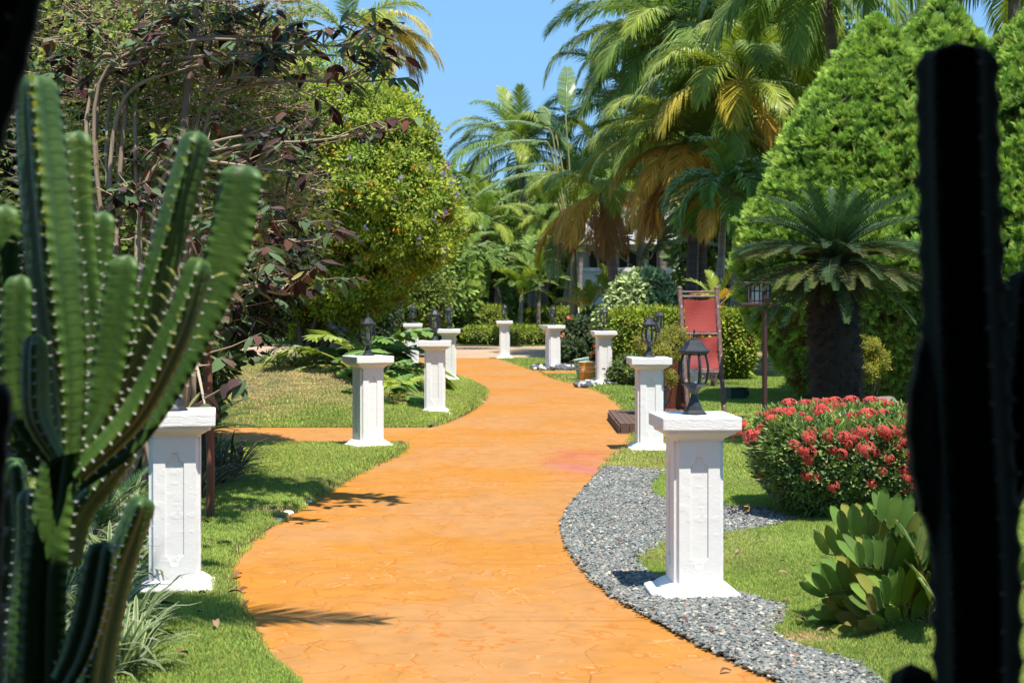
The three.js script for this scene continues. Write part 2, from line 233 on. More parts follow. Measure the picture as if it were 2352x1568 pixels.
// ---- grass
{
  const r = rngOf(31);
  const tuft = (n, h, rad, w) => { const gb = new GB(); for (let k = 0; k < n; k++) { const a = r() * 6.28, q = Math.sqrt(r()) * rad, b = V3(Math.cos(a) * q, -.004, Math.sin(a) * q), l = h * (.5 + .7 * r()), le = r() * 6.28, ln = (.35 + .55 * r()) * l, y = Math.sqrt(Math.max(.0001, l * l - ln * ln)), m = V3(b.x + Math.cos(le) * ln * .35, y * .62, b.z + Math.sin(le) * ln * .35), t = V3(b.x + Math.cos(le) * ln, y, b.z + Math.sin(le) * ln), s = V3(-Math.sin(le), 0, Math.cos(le)).multiplyScalar(w * (.7 + .6 * r())), g = .7 + .6 * r(), dry = r() < .16, c = dry ? C(1.9 * g, 1.25 * g, 1.5 * g) : C(g, g, g);
      const A = gb.v(V3().copy(b).sub(s), c), B = gb.v(V3().copy(b).add(s), c), D = gb.v(V3().copy(m).sub(s), c), E = gb.v(V3().copy(m).add(s), c), T = gb.v(t, c); gb.q(A, B, E, D); gb.t(D, E, T); } return gb.build(); };
  const geos = [tuft(46, .028, .07, .0013), tuft(46, .031, .08, .0014), tuft(40, .034, .10, .0022), tuft(34, .04, .17, .005)];
  const bare = [[GX(700, 920), GD(905) - 3.6, .9, 1.0], [GX(790, 950), GD(940), .5, .7], [GX(1960, 1245), GD(1245), .22, .25], [GX(1850, 1470), GD(1470), .16, .12], [GX(620, 1185), GD(1185), .35, .15], [GX(1640, 960) + .3, GD(955), .2, .3]];
  const sets = geos.map(() => [[], []]), gn = fbmT(131, 4, 4);
  const add = (x, d, kind) => {
    const z = -d; let br = 0; for (const [bx, bd, rx, rd] of bare) br = Math.max(br, smooth(1.25, .5, Math.hypot((x - bx) / rx, (d - bd) / rd) + .5 * (gn(x * .6, d * .6) - .5)));
    const mound = smooth(1.4, .4, Math.hypot((x + 3.1) / 1.7, (d - 20.6) / 1.6) + .9 * (gn(x * .45 + .3, d * .45) - .5)); br = Math.max(br, .85 * mound);
    if (r() < br * .55) return; const dry = clamp(br + .35 * smooth(.5, .75, gn(x * .22, d * .22)), 0, 1), b = .75 + .5 * r(), f = .85 + .4 * gn(x * .5 + .7, d * .5);
    const c = C(lerp(.275, .44, dry) * b * f, lerp(.385, .38, dry) * b * f, lerp(.075, .16, dry) * b * f);
    sets[kind][0].push(M4(V3(x, groundY(x, z), z), spin(r() * 6.28), V3(1, (.8 + .5 * r()) * (1 - .35 * br), 1))); sets[kind][1].push(c);
  };
  const fill = (n, d0, d1, u0, u1, kind) => { for (let k = 0; k < n; k++) { const d = d0 + (d1 - d0) * r(), x = (lerp(u0, u1, r()) - CU) / F * d; const L = xl(d), R = xr(d); if (d > SIDE0 - .03 && d < SIDE1 + .03 && x < L + .2) continue; if (x > L - .004 && x < R + .012) continue; if (inPoly(x, -d, gravelPoly)) continue; if (x > R && ((d > GD(860) && d < GD(852.5) && x < 4.2) || (d > GD(885.5) && d < GD(879.5) && x < 3.1))) continue; add(x, d, kind); } };
  fill(9000, 5.7, 8.5, -60, 660, 0); fill(5000, 5.7, 8.5, -800, -60, 0); fill(20000, 5.7, 9, 1440, 2400, 0); fill(16000, 5.2, 9, 2400, 3400, 0);
  fill(9000, 8.5, 13, 250, 930, 1); fill(16000, 9, 13, 1300, 2200, 1); fill(14000, 9, 13, 2200, 3100, 1); fill(6000, 8.5, 13, -500, 250, 1);
  fill(5000, 13, 16.2, 350, 960, 2); fill(9000, 13, 20, 1380, 2200, 2); fill(6000, 13, 20, 2200, 2800, 2);
  fill(20000, 18, 27, 300, 1130, 2); fill(15000, 20, 30, 1240, 1900, 3); fill(7000, 27, 38, 700, 1300, 3); fill(2500, 47.3, 49.5, 850, 1500, 3);
  const names = ['grass_near', 'grass_middle', 'grass_further', 'grass_far'];
  const labels = ['short green grass blades nearest on both lawns', 'short green grass blades round the hedge and shaded lawn', 'short green grass blades on the mound and by the sign', 'short green grass blades towards the road'];
  geos.forEach((g, k) => tag(inst(names[k], g, M.grass, sets[k][0], sets[k][1]), labels[k], 'grass'));
}
// ---------------------------------------------------------------- pillars
function squareLoft(profile) { // chamfered squares [y, half width, chamfer] joined upwards, flat shaded, uv in metres
  const gb = new GB(); let s = 0;
  const pt = (y, h, c) => [[h, h - c], [h - c, h], [-h + c, h], [-h, h - c], [-h, -h + c], [-h + c, -h], [h - c, -h], [h, -h + c]].map(([x, z]) => V3(x, y, z));
  for (let k = 1; k < profile.length; k++) { const A = pt(...profile[k - 1]), B = pt(...profile[k]); let w = 0; const ds = Math.hypot(profile[k][0] - profile[k - 1][0], profile[k][1] - profile[k - 1][1]);
    for (let j = 0; j < 8; j++) { const a = A[j], b = A[(j + 1) % 8], c = B[(j + 1) % 8], d = B[j], L = Math.max(a.distanceTo(b), c.distanceTo(d)); const i0 = gb.v(a, null, w, s), i1 = gb.v(b, null, w + L, s), i2 = gb.v(c, null, w + L, s + ds), i3 = gb.v(d, null, w, s + ds); gb.t(i0, i2, i1); gb.t(i0, i3, i2); w += L; } s += ds; }
  const top = pt(...profile[profile.length - 1]).map((p) => gb.v(p, null, p.x, p.z)); for (let j = 1; j < 7; j++) gb.t(top[0], top[j + 1], top[j]);
  const g = gb.build(true); return g;
}
const PH = .965;
{
  const base = squareLoft([[-.04, .215, .01], [.022, .213, .012], [.034, .205, .014], [.036, .190, .014], [.052, .178, .014], [.066, .160, .016], [.076, .148, .018], [.082, .138, .02]]);
  const core = squareLoft([[.08, .1245, .0165], [.84, .1245, .0165]]);
  const W = .108, plate = new THREE.Shape([new THREE.Vector2(-W, 0), new THREE.Vector2(W, 0), new THREE.Vector2(W, .76), new THREE.Vector2(-W, .76)]);
  const hole = new THREE.Path(); const hw = .049, y0 = .13, y1 = .62; // panel with bracketed ends
  hole.moveTo(-hw, y0); hole.quadraticCurveTo(-hw + .022, y0 - .006, -.020, y0 - .042); hole.lineTo(-.016, y0 - .052); hole.lineTo(.016, y0 - .052); hole.lineTo(.020, y0 - .042); hole.quadraticCurveTo(hw - .022, y0 - .006, hw, y0);
  hole.lineTo(hw, y1); hole.quadraticCurveTo(hw - .022, y1 + .006, .020, y1 + .034); hole.lineTo(.016, y1 + .052); hole.lineTo(-.016, y1 + .052); hole.lineTo(-.020, y1 + .034); hole.quadraticCurveTo(-hw + .022, y1 + .006, -hw, y1);
  plate.holes.push(hole);
  const pg = new THREE.ExtrudeGeometry(plate, { depth: .009, bevelEnabled: true, bevelThickness: .002, bevelSize: .002, bevelSegments: 1, curveSegments: 5 });
  const parts = [core.toNonIndexed ? core : core];
  for (let k = 0; k < 4; k++) { const q = pg.clone(); q.deleteAttribute('normal'); q.computeVertexNormals(); q.translate(0, .082, .1225); q.rotateY(k * Math.PI / 2); q.setAttribute('color', new THREE.Float32BufferAttribute(new Float32Array(q.attributes.position.count * 3).fill(1), 3)); parts.push(q.index ? q.toNonIndexed() : q); }
  const shaft = mergeGeometries(parts.map((g) => { const q = g.index ? g.toNonIndexed() : g; return q; }));
  const neck = squareLoft([[.834, .136, .018], [.846, .138, .018], [.850, .146, .018], [.858, .158, .018], [.868, .172, .016], [.872, .186, .014], [.886, .190, .012], [.894, .190, .012]]);
  const cap = (() => { const g = new RoundedBoxGeometry(.422, .072, .422, 2, .009); const p = g.attributes.position, n = fbmT(7, 4, 3); for (let i = 0; i < p.count; i++) { const x = p.getX(i), y = p.getY(i), z = p.getZ(i); p.setXYZ(i, x + .004 * (n(z * 3, y * 4) - .5), y + .006 * (n(x * 2.2 + .4, z * 2.2) - .5), z + .004 * (n(x * 3, y * 4 + .5) - .5)); } g.translate(0, .929, 0); g.computeVertexNormals(); return g; })();
  const make = () => { const t = thing('pillar', '', 'pillar', [0, 0, 0], 0, 'white pillars lining the path'); mesh('base', base, M.plaster, t); mesh('shaft', shaft, M.plaster, t); mesh('neck_moulding', neck, M.plaster, t); mesh('cap', cap, M.plaster, t); return t; };
  // lantern
  const oct = (prof) => new THREE.LatheGeometry(prof.map(([r, y]) => new THREE.Vector2(r * .000414, y * .000414)), 8).toNonIndexed();
  const flat = (g) => { g.computeVertexNormals(); return g; };
  const lb = flat(oct([[0, 0], [170, 0], [172, 14], [150, 24], [112, 60], [95, 110], [72, 160], [52, 215], [44, 262], [0, 262]]));
  const cup = flat(oct([[0, 258], [44, 258], [58, 290], [84, 330], [120, 365], [172, 390], [180, 398], [180, 406], [150, 408], [0, 408]]));
  const roof = flat(oct([[0, 765], [150, 768], [168, 775], [192, 798], [208, 812], [208, 826], [176, 850], [148, 878], [128, 905], [108, 935], [84, 958], [52, 970], [46, 984], [0, 988]]));
  const finial = flat(new THREE.LatheGeometry([[0, 984], [38, 984], [36, 990], [18, 1000], [15, 1012], [26, 1026], [27, 1034], [14, 1042], [10, 1050], [15, 1072], [13, 1092], [0, 1104]].map(([r, y]) => new THREE.Vector2(r * .000414, y * .000414)), 10));
  const barrel = (y) => { const t = (y - 406) / 362; return (156 + 42 * Math.sin(Math.PI * Math.pow(t, .9) * .93 + .08)) * .000414; };
  const ys = range(406, 770, 8);
  const rib = (() => { const gb = new GB(); let pr = null; for (const y of ys) { const R = barrel(y), w = .0052, q = [gb.v(V3(R - .006, y * .000414, -w)), gb.v(V3(R + .003, y * .000414, -w)), gb.v(V3(R + .003, y * .000414, w)), gb.v(V3(R - .006, y * .000414, w))]; if (pr) for (let k = 0; k < 4; k++) gb.q(pr[k], pr[(k + 1) % 4], q[(k + 1) % 4], q[k]); pr = q; } return gb.build(true); })();
  const pane = (() => { const gb = new GB(); let pr = null; for (const y of ys) { const R = barrel(y) * .955, a = Math.PI / 8 * .93, q = []; for (const t of [-1, -.72, .72, 1]) { const rr = Math.abs(t) === 1 ? R : R * Math.cos(Math.PI / 8) / Math.cos(a * t) * 1.035; q.push(gb.v(V3(rr * Math.cos(a * t), y * .000414, rr * Math.sin(a * t)))); } if (pr) for (let k = 0; k < 3; k++) gb.q(pr[k], pr[k + 1], q[k + 1], q[k]); pr = q; } return gb.build(true); })();
  const bulb = (() => { const gs = [], pts = []; for (let k = 0; k <= 60; k++) { const a = k / 60 * Math.PI * 8; pts.push(V3(Math.cos(a) * .016, .192 + k / 60 * .05, Math.sin(a) * .016)); } const t = new THREE.TubeGeometry(new THREE.CatmullRomCurve3(pts), 80, .0052, 5); gs.push(t.toNonIndexed()); const b = new THREE.CylinderGeometry(.018, .014, .025, 10); b.translate(0, .178, 0); gs.push(b.toNonIndexed()); return mergeGeometries(gs); })();
  const makeLamp = () => { const t = thing('post_lantern', '', 'lantern', [0, 0, 0], 0, 'dark lanterns on the white pillars'); mesh('base', lb, M.lampMetal, t); mesh('cup', cup, M.lampMetal, t); mesh('roof', roof, M.lampMetal, t); mesh('finial', finial, M.lampMetal, t); mesh('bulb', bulb, M.bulb, t);
    for (let k = 0; k < 8; k++) { mesh('rib', rib, M.lampMetal, t).rotation.y = k * Math.PI / 4 + .2; mesh('glass_pane', pane, M.glass, t).rotation.y = (k + .5) * Math.PI / 4 + .2; } return t; };
  const spots = [ // u, distance, turn in degrees, pillar label, lantern label
    [1595, 7.95, 5, 'white pillar standing in the grey gravel in front of the red board', 'large dark lantern on the pillar in the gravel'],
    [402, 7.9, 11, 'white pillar behind the green cactus arms with cactus shadows on it', 'dark lantern half hidden behind the cactus arms'],
    [845, 15.7, 28, 'white pillar at the corner of the side path turned to show two faces', 'dark lantern in front of the feathery ferns'],
    [1491, 15.4, 3, 'white pillar beside the wooden deck and the flower pot', 'dark lantern above the pillar beside the wooden deck'],
    [999, 19.4, 1, 'white pillar with chipped cap on the front edge of the lawn mound', 'dark lantern on the chipped cap at the edge of the mound'],
    [1514, 22.3, 4, 'white pillar mostly hidden behind the potted shrub', 'dark lantern over the potted shrub in front of the bright hedge'],
    [1031, 27.2, 2, 'white pillar partly hidden behind the chipped mound pillar', 'dark lantern on the pillar behind the mound pillar'],
    [1387, 27, 7, 'white pillar beside the two paint buckets', 'dark lantern in front of the variegated bush'],
    [948, 33, 2, 'white pillar where the path leaves the left end of the road', 'dark lantern in front of the dark hibiscus leaves'],
    [1270, 32.4, 21, 'white pillar ringed with dark pebbles in front of the low hedge', 'dark lantern in front of the dark palm trunk'],
    [1159, 38.0, 0, 'far white pillar on the tip of lawn beside the road', 'small far dark lantern in front of the leaning palm trunk'],
  ];
  const p0 = make(), l0 = makeLamp();
  spots.forEach(([u, d, a, pl, ll], i) => {
    const x = (u - CU) / F * d, y = groundY(x, -d) * .55, pos = [x, y, -d], turn = a * Math.PI / 180;
    const p = i ? copy(p0, pos, turn, pl) : p0; if (!i) { p.position.set(...pos); p.rotation.y = turn; } p.userData.label = pl;
    const lp = [x, y + PH, -d], l = i ? copy(l0, lp, turn + i * .3, ll) : l0; if (!i) { l.position.set(...lp); l.rotation.y = turn; } l.userData.label = ll;
  });
  // broken mortar pieces at the foot of the near pillar
  const x = (1595 - CU) / F * 7.95; const g = new RoundedBoxGeometry(.05, .05, .2, 2, .014);
  const m = tag(mesh('mortar_chunk', g, M.plaster), 'broken white mortar chunk at the foot of the gravel pillar', 'rubble'); m.position.set(x - .235, .035, -7.86); m.rotation.set(.1, .12, .25);
}

// ---------------------------------------------------------------- foliage builders
function clump(seed, n, len, wid, o = {}) { // leaves on a short twig that points to +y
  const r = rngOf(seed), gb = new GB(), H = o.h ?? len * 1.6;
  for (let k = 0; k < n; k++) { const t = k / n, a = k * 2.399 + r(), b = V3((r() - .5) * len * .5, H * (t - .35) + (r() - .5) * len * .3, (r() - .5) * len * .5).add(V3(Math.cos(a), 0, Math.sin(a)).multiplyScalar((o.spread ?? .5) * len * r()));
    const el = lerp(o.lo ?? -.1, o.hi ?? 1.0, t) + (r() - .5) * .5, dir = V3(Math.cos(a) * Math.cos(el), Math.sin(el), Math.sin(a) * Math.cos(el)).normalize(), nrm = V3(-Math.cos(a) * Math.sin(el) + (r() - .5) * .6, Math.cos(el), -Math.sin(a) * Math.sin(el) + (r() - .5) * .6).normalize();
    const g = lerp(.75, 1.25, r()), c = o.col ? o.col(r, t, g) : C(g * lerp(.9, 1.25, t * r()), g, g * .9); leaf(gb, b, dir, nrm, len * (.7 + .6 * r()), wid * (.75 + .5 * r()), c, .14, .18 * r() + (o.curl ?? 0)); }
  return gb.build();
}
function inEll(p, e) { const x = (p.x - e[0]) / e[3], y = (p.y - e[1]) / e[4], z = (p.z - e[2]) / e[5]; return Math.sqrt(x * x + y * y + z * z); }
const e3 = (u, v, d, rx, ry, rz) => { const p = P(u, v, d); return [p.x, p.y, p.z, rx, ry, rz ?? rx]; };
const bushN = fbmT(201, 4, 3);
function crownPoints(ells, n, seed, depth = .3, bump = .22) {
  const r = rngOf(seed), out = [], w = ells.map((e) => Math.pow(e[3] * e[4] + e[4] * e[5] + e[3] * e[5], 1)), W = w.reduce((a, b) => a + b, 0); let guard = 0;
  while (out.length < n && guard++ < n * 8) { let q = r() * W, i = 0; while (q > w[i] && i < w.length - 1) q -= w[i++]; const e = ells[i], dir = rdir(r), f = (1 - depth * Math.pow(r(), 1.6)) * (1 - bump / 2 + bump * 1.6 * (bushN(Math.atan2(dir.z, dir.x) * .35 + i * .37, dir.y * .55 + i * .2) - .3)), p = V3(e[0] + dir.x * e[3] * f, e[1] + dir.y * e[4] * f, e[2] + dir.z * e[5] * f);
    if (p.y < .03) continue; if (ells.some((o, j) => j !== i && inEll(p, o) < .72)) continue; out.push([p, V3(dir.x / e[3], dir.y / e[4], dir.z / e[5]).normalize()]); }
  return out;
}
function crown(parent, name, pts, geos, mat, scl, colf, seed, up = .45, origin = V3(0, 0, 0)) {
  const r = rngOf(seed), sets = geos.map(() => [[], []]);
  pts.forEach(([p, n]) => { const k = Math.floor(r() * geos.length), dir = V3().copy(n).addScaledVector(UPV, up).add(rdir(r).multiplyScalar(.45)).normalize(); sets[k][0].push(M4(V3().subVectors(p, origin), Q(UPV, dir).multiply(spin(r() * 6.28)), scl * (.75 + .5 * r()))); sets[k][1].push(colf(p, r)); });
  geos.forEach((g, k) => sets[k][0].length && inst(name, g, mat, sets[k][0], sets[k][1], parent));
}
const mixC = (a, b, t) => C(lerp(a[0], b[0], t), lerp(a[1], b[1], t), lerp(a[2], b[2], t));
const varied = (a, b, amp = .5) => (p, r) => mixC(a, b, r()).multiplyScalar(1 - amp / 2 + amp * r());
function bush(name, label, category, ells, n, geos, mat, scl, colf, seed, o = {}) {
  const bx = o.base ? o.base[0] : ells[0][0], bz = o.base ? o.base[1] : ells[0][2], by = groundY(bx, bz), t = thing(name, label, category, [bx, by, bz], 0, o.group), org = V3(bx, by, bz);
  crown(t, 'crown', crownPoints(ells, n, seed, o.depth ?? .4, o.bump ?? .22), geos, mat, scl, colf, seed + 1, o.up ?? .45, org);
  const r = rngOf(seed + 2), gb = new GB(), col = o.stem ?? C(.14, .10, .065), ns = o.stems ?? 7;
  for (let k = 0; k < ns; k++) { const e = ells[k % ells.length], tip = V3(e[0] + (r() - .5) * e[3] * 1.1, e[1] + (r() - .2) * e[4] * .8, e[2] + (r() - .5) * e[5] * 1.1).sub(org), b0 = V3((r() - .5) * .3, -.05, (r() - .5) * .3), mid = V3().lerpVectors(b0, tip, .5).add(V3((r() - .5) * .3, .15, (r() - .5) * .3)), R = (o.stemR ?? .03) * (.7 + .6 * r());
    tube(gb, curvePts([b0, mid, tip], 8), (q) => R * (1 - .8 * q), 5, col); }
  mesh('trunk', gb.build(), M.bark, t);
  return t;
}
function frond(o) { // rachis in the y-z plane from the origin, leaflets to both sides
  const r = rngOf(o.seed ?? 1), gb = new GB(), N = 16, pts = []; let p = V3(0, 0, 0), e = o.e0;
  for (let k = 0; k <= N; k++) { pts.push(p.clone()); e = o.e0 - o.bend * Math.pow((k + .5) / N, o.pw ?? 1.4); p = p.clone().add(V3(0, Math.sin(e), Math.cos(e)).multiplyScalar(o.L / N)); }
  const cv = new THREE.CatmullRomCurve3(pts), rc = o.rcol ?? C(1.5, 1.2, .7); tube(gb, pts, (t) => (o.rr ?? .018) * (1 - .85 * t), 4, rc, false);
  for (let k = 0; k < o.n; k++) { const q = (k + .5) / o.n, t = lerp(o.pet ?? .18, .995, q), b = cv.getPoint(t), tan = cv.getTangent(t), nor = V3().crossVectors(tan, V3(1, 0, 0)).normalize(); if (nor.y < 0 && o.e0 - o.bend > -1.2) nor.negate();
    const len = o.leaf * Math.pow(Math.sin(Math.PI * (.1 + .84 * Math.pow(q, .9))), .75), al = lerp(o.a0 ?? 1.15, o.a1 ?? .45, q);
    for (const s of [-1, 1]) { if (r() < (o.gap ?? 0)) continue; const a = al + (r() - .5) * .16, l = len * (.88 + .24 * r()), d = V3(s * Math.sin(a), 0, 0).addScaledVector(tan, Math.cos(a)).addScaledVector(nor, (o.vee ?? .15) + (r() - .5) * (o.mess ?? .2)).normalize(), dr = (o.droop ?? .4) * (.75 + .5 * r());
      const m = V3().copy(b).addScaledVector(d, l * .5).add(V3(0, -dr * l * .14, 0)), tp = V3().copy(b).addScaledVector(d, l * (1 - dr * .25)).add(V3(0, -dr * l * .62, 0)), sd = V3().crossVectors(d, nor).normalize().multiplyScalar(o.w * .5), tw = V3().copy(nor).multiplyScalar(o.w * .25 * (r() - .5)); sd.add(tw);
      const g = .72 + .56 * r(), c = o.tip ? C(g, g, g) : C(g, g, g), ct = o.tip ? C(g * o.tip[0], g * o.tip[1], g * o.tip[2]) : c;
      const A = gb.v(V3().copy(b).addScaledVector(sd, .7), c), B = gb.v(V3().copy(b).addScaledVector(sd, -.7), c), D = gb.v(V3().copy(m).add(sd), c), E = gb.v(V3().copy(m).sub(sd), c), T = gb.v(tp, ct); gb.q(A, B, E, D); gb.t(D, E, T); } }
  return gb.build();
}
// ---------------------------------------------------------------- porch over the camera (its shade falls on the near cacti)
{
  const dark = new THREE.MeshStandardMaterial({ color: C(.035, .026, .02), roughness: .85 }), stone = new THREE.MeshStandardMaterial({ color: C(.06, .055, .05), roughness: .9 });
  const t = thing('porch', 'dark timber porch round the camera shading the near cacti', 'porch', [0, 0, 1]);
  const b = (n, x, y, z, w, h, d, m) => { const q = mesh(n, new THREE.BoxGeometry(w, h, d), m, t); q.position.set(x, y, z - 1); };
  b('roof', 0, 2.62, .25, 7.0, .14, 5.5, dark); b('wall', 0, 1.27, 3.06, 6.6, 2.54, .1, dark); b('wall', -3.25, 1.27, .55, .1, 2.54, 4.9, dark); b('wall', 3.25, 1.27, .55, .1, 2.54, 4.9, dark); b('floor', 0, .02, .5, 6.4, .06, 5.2, stone);
}
// ---------------------------------------------------------------- near cacti
{
  const cN = fbmT(301, 4, 5);
  const skin = tex(512, (x, y) => { const a = cN(x, y), b = fB(x, y), k = .8 + .5 * (a - .5) + .3 * (b - .5); return [.048 * k * (1 + .5 * (a - .5)), .110 * k, .013 * k]; }, true);
  const bump = tex(256, (x, y) => { const b = .6 * fA(x, y * 3 % 1) + .4 * fB(x, y); return [b, b, b]; });
  M.cactus = new THREE.MeshPhysicalMaterial({ map: skin, bumpMap: rep(bump, 2, 6), bumpScale: .0022, roughness: .55, clearcoat: .04, clearcoatRoughness: .5, vertexColors: true });
  M.spine = new THREE.MeshStandardMaterial({ color: C(.62, .58, .55), roughness: .7 });
  function arm(parent, list, d, W, o = {}) { // list of [u, v] from foot to tip, W widths in picture units, d distance(s)
    const org = parent.position, ds = Array.isArray(d) ? d : [d], pts = list.map(([u, v], i) => P(u, v, ds[Math.min(i, ds.length - 1)]).sub(org)), cv = new THREE.CatmullRomCurve3(pts, false, 'centripetal'), len = cv.getLength(), px = F / ds[0], step = o.step ?? .026, N = Math.round(len / (step / 4)), ribs = o.ribs ?? 3, gb = new GB(), sp = new GB(), lf = new GB(), r = rngOf(o.seed ?? 3);
    const wAt = (t) => { const k = t * (W.length - 1), i = Math.min(W.length - 2, Math.floor(k)); return lerp(W[i], W[i + 1], k - i) / px / 2 * (o.ribs ? 1 : 1.22); }; let ref = V3(0, 0, 1), prev = null; const K = 6;
    for (let n = 0; n <= N; n++) { const t = n / N, p = cv.getPointAt(t), tan = cv.getTangentAt(t), s = V3().crossVectors(tan, ref).normalize(), f = V3().crossVectors(s, tan).normalize(); ref = f;
      const left = (1 - t) * len, R = wAt(t) * (left < .03 && !o.cut ? Math.sqrt(Math.max(.0, 1 - Math.pow(1 - left / .03, 2))) * .98 + .02 : 1), ring = [], wave = Math.pow(.5 + .5 * Math.cos(n / 4 * Math.PI * 2), 1.5);
      for (let j = 0; j < ribs * K; j++) { const a = (j / (ribs * K)) * Math.PI * 2 + (o.ph ?? .5), q = Math.abs(((j % K) / K) * 2 - 1), edge = q, rr = R * (lerp(o.valley ?? .38, .96, Math.pow(edge, 1.25)) + (edge > .99 ? .09 * wave : 0)), tone = edge > .99 ? C(1.9, 1.7, 1.6) : C(1, 1, 1); ring.push(gb.v(V3().copy(p).addScaledVector(s, Math.cos(a) * rr).addScaledVector(f, Math.sin(a) * rr), tone, j / (ribs * K), n / 4 * step * 2)); }
      if (prev) for (let j = 0; j < ring.length; j++) gb.q(prev[j], ring[j], ring[(j + 1) % ring.length], prev[(j + 1) % ring.length]); prev = ring;
      if (n % 4 === 0 && n > 2 && left > .01) for (let k = 0; k < ribs; k++) { const a = (k / ribs) * Math.PI * 2 + (o.ph ?? .5), out = V3().addScaledVector(s, Math.cos(a)).addScaledVector(f, Math.sin(a)), b = V3().copy(p).addScaledVector(out, R * 1.03), side = V3().crossVectors(tan, out).normalize();
        if (!o.bare) for (const sg of [-1, 1]) { const tip = V3().copy(b).addScaledVector(out, .006).addScaledVector(side, sg * .005).addScaledVector(tan, .002); tube(sp, [b, tip], (q) => .0016 * (1 - q) + .0003, 3, null, false); }
        if (o.leafy && t > o.leafy && r() < .75) leaf(lf, b, V3().copy(out).addScaledVector(tan, .35).add(rdir(r).multiplyScalar(.25)).normalize(), tan, .03 + .02 * r(), .013, mixC([.20, .26, .035], [.36, .34, .05], r()), .1, .1, .7); } }
    const c = gb.v(cv.getPointAt(1).addScaledVector(cv.getTangentAt(1), .004), C(1.5, 1.4, 1.2), .5, 0); for (let j = 0; j < prev.length; j++) gb.t(prev[j], c, prev[(j + 1) % prev.length]);
    const m = mesh('stem', gb.build(), o.mat ?? M.cactus, parent); if (sp.n) mesh('spines', sp.build(), M.spine, m).userData.kind = 'stuff'; if (lf.n) mesh('leaves', lf.build(), M.leaf, m).userData.kind = 'stuff'; return m;
  }
  const base = P(120, 1568, 3.1); const t = thing('candelabra_cactus', 'green branching candelabra cactus with white spined ridges', 'cactus', [base.x, 0, base.z]);
  const D = 3.1;
  arm(t, [[110, 2420], [105, 1900], [105, 1568], [112, 1300], [145, 1050], [150, 1000]], D, [130, 118, 112, 104, 80], { ph: 0.55, cut: 1, seed: 1 });
  arm(t, [[150, 1040], [148, 900], [120, 620], [95, 380], [78, 170]], D - .05, [60, 100, 122, 108, 92], { ph: 1.35, leafy: .55, seed: 2 });
  arm(t, [[165, 1040], [215, 800], [195, 600], [182, 450], [180, 300]], D + .12, [36, 60, 68, 72, 70], { ph: 0.55, leafy: .8, seed: 3 });
  arm(t, [[175, 1040], [205, 850], [222, 680], [240, 485]], D + .2, [60, 80, 80, 72], { ph: 0.7, seed: 4 });
  arm(t, [[180, 1045], [240, 920], [272, 760], [296, 585]], D + .03, [40, 76, 84, 72], { ph: 0.75, seed: 5 });
  arm(t, [[185, 1060], [290, 850], [360, 640], [420, 420], [455, 300]], D + .06, [45, 66, 72, 72, 68], { ph: 1.45, leafy: .6, seed: 6 });
  arm(t, [[175, 1090], [300, 960], [395, 780], [462, 592]], D - .02, [45, 66, 72, 62], { ph: 1.4, leafy: .6, seed: 7 });
  arm(t, [[165, 1120], [310, 1010], [440, 800], [530, 590], [572, 380]], D + .15, [45, 62, 82, 104, 98], { ph: 0.8, leafy: .5, seed: 8 });
  arm(t, [[150, 1568], [185, 1500], [215, 1400], [243, 1242]], D - .12, [60, 76, 78, 66], { ph: 0.9, seed: 9 });
  arm(t, [[130, 1060], [60, 960], [45, 800], [48, 630]], D - .12, [36, 66, 74, 64], { ph: 0.6, seed: 10 });
  arm(t, [[130, 1050], [85, 960], [78, 860], [80, 765]], D - .2, [36, 58, 62, 54], { ph: 1.3, seed: 11 });
  arm(t, [[120, 1090], [10, 900], [2, 650], [10, 470]], D + .1, [60, 80, 90, 80], { ph: 0.4, leafy: .4, seed: 12 });
  arm(t, [[20, 2420], [10, 1800], [15, 1500], [40, 1250], [25, 1050]], D + .3, [110, 110, 105, 95, 80], { ph: .9, seed: 13 });
  arm(t, [[190, 2420], [180, 1900], [210, 1560], [260, 1330], [330, 1140]], D + .4, [95, 100, 96, 84, 60], { ph: 1.5, seed: 14 });
  arm(t, [[60, 2420], [55, 1800], [60, 1500], [75, 1250], [70, 1120]], D + .12, [95, 100, 96, 84, 60], { ph: 1.2, seed: 15 });
  arm(t, [[150, 1300], [170, 1180], [240, 1090], [300, 1030]], D + .3, [60, 80, 80, 50], { ph: 1.4, seed: 16 });
  // cactus in the porch shade on the other side
  const b2 = P(2215, 1568, 2.0), s = thing('column_cactus', 'thick column cactus standing black in the shade', 'cactus', [b2.x, 0, b2.z]);
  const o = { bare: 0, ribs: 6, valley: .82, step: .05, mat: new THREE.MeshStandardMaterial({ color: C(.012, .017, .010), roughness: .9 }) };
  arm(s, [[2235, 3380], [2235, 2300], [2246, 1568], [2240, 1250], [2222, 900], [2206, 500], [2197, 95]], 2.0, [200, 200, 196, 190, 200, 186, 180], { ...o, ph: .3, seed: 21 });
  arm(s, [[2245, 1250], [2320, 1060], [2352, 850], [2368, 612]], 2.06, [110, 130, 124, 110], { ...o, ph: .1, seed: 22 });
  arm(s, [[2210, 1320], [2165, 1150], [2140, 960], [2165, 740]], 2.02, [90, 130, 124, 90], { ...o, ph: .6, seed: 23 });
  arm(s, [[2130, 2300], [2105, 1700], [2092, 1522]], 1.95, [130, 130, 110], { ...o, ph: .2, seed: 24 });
  const b3 = P(-60, 1568, 1.9), n = thing('leaning_cactus', 'dark cactus stem leaning in at the top corner of the picture', 'cactus', [b3.x, 0, b3.z]);
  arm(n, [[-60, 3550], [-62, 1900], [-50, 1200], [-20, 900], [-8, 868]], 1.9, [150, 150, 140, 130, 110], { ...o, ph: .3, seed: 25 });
  arm(n, [[-58, 1500], [-110, 900], [-70, 400], [10, 120], [70, -120], [90, -220]], 1.85, [110, 120, 130, 130, 120, 100], { ...o, ph: .3, seed: 26 });
}
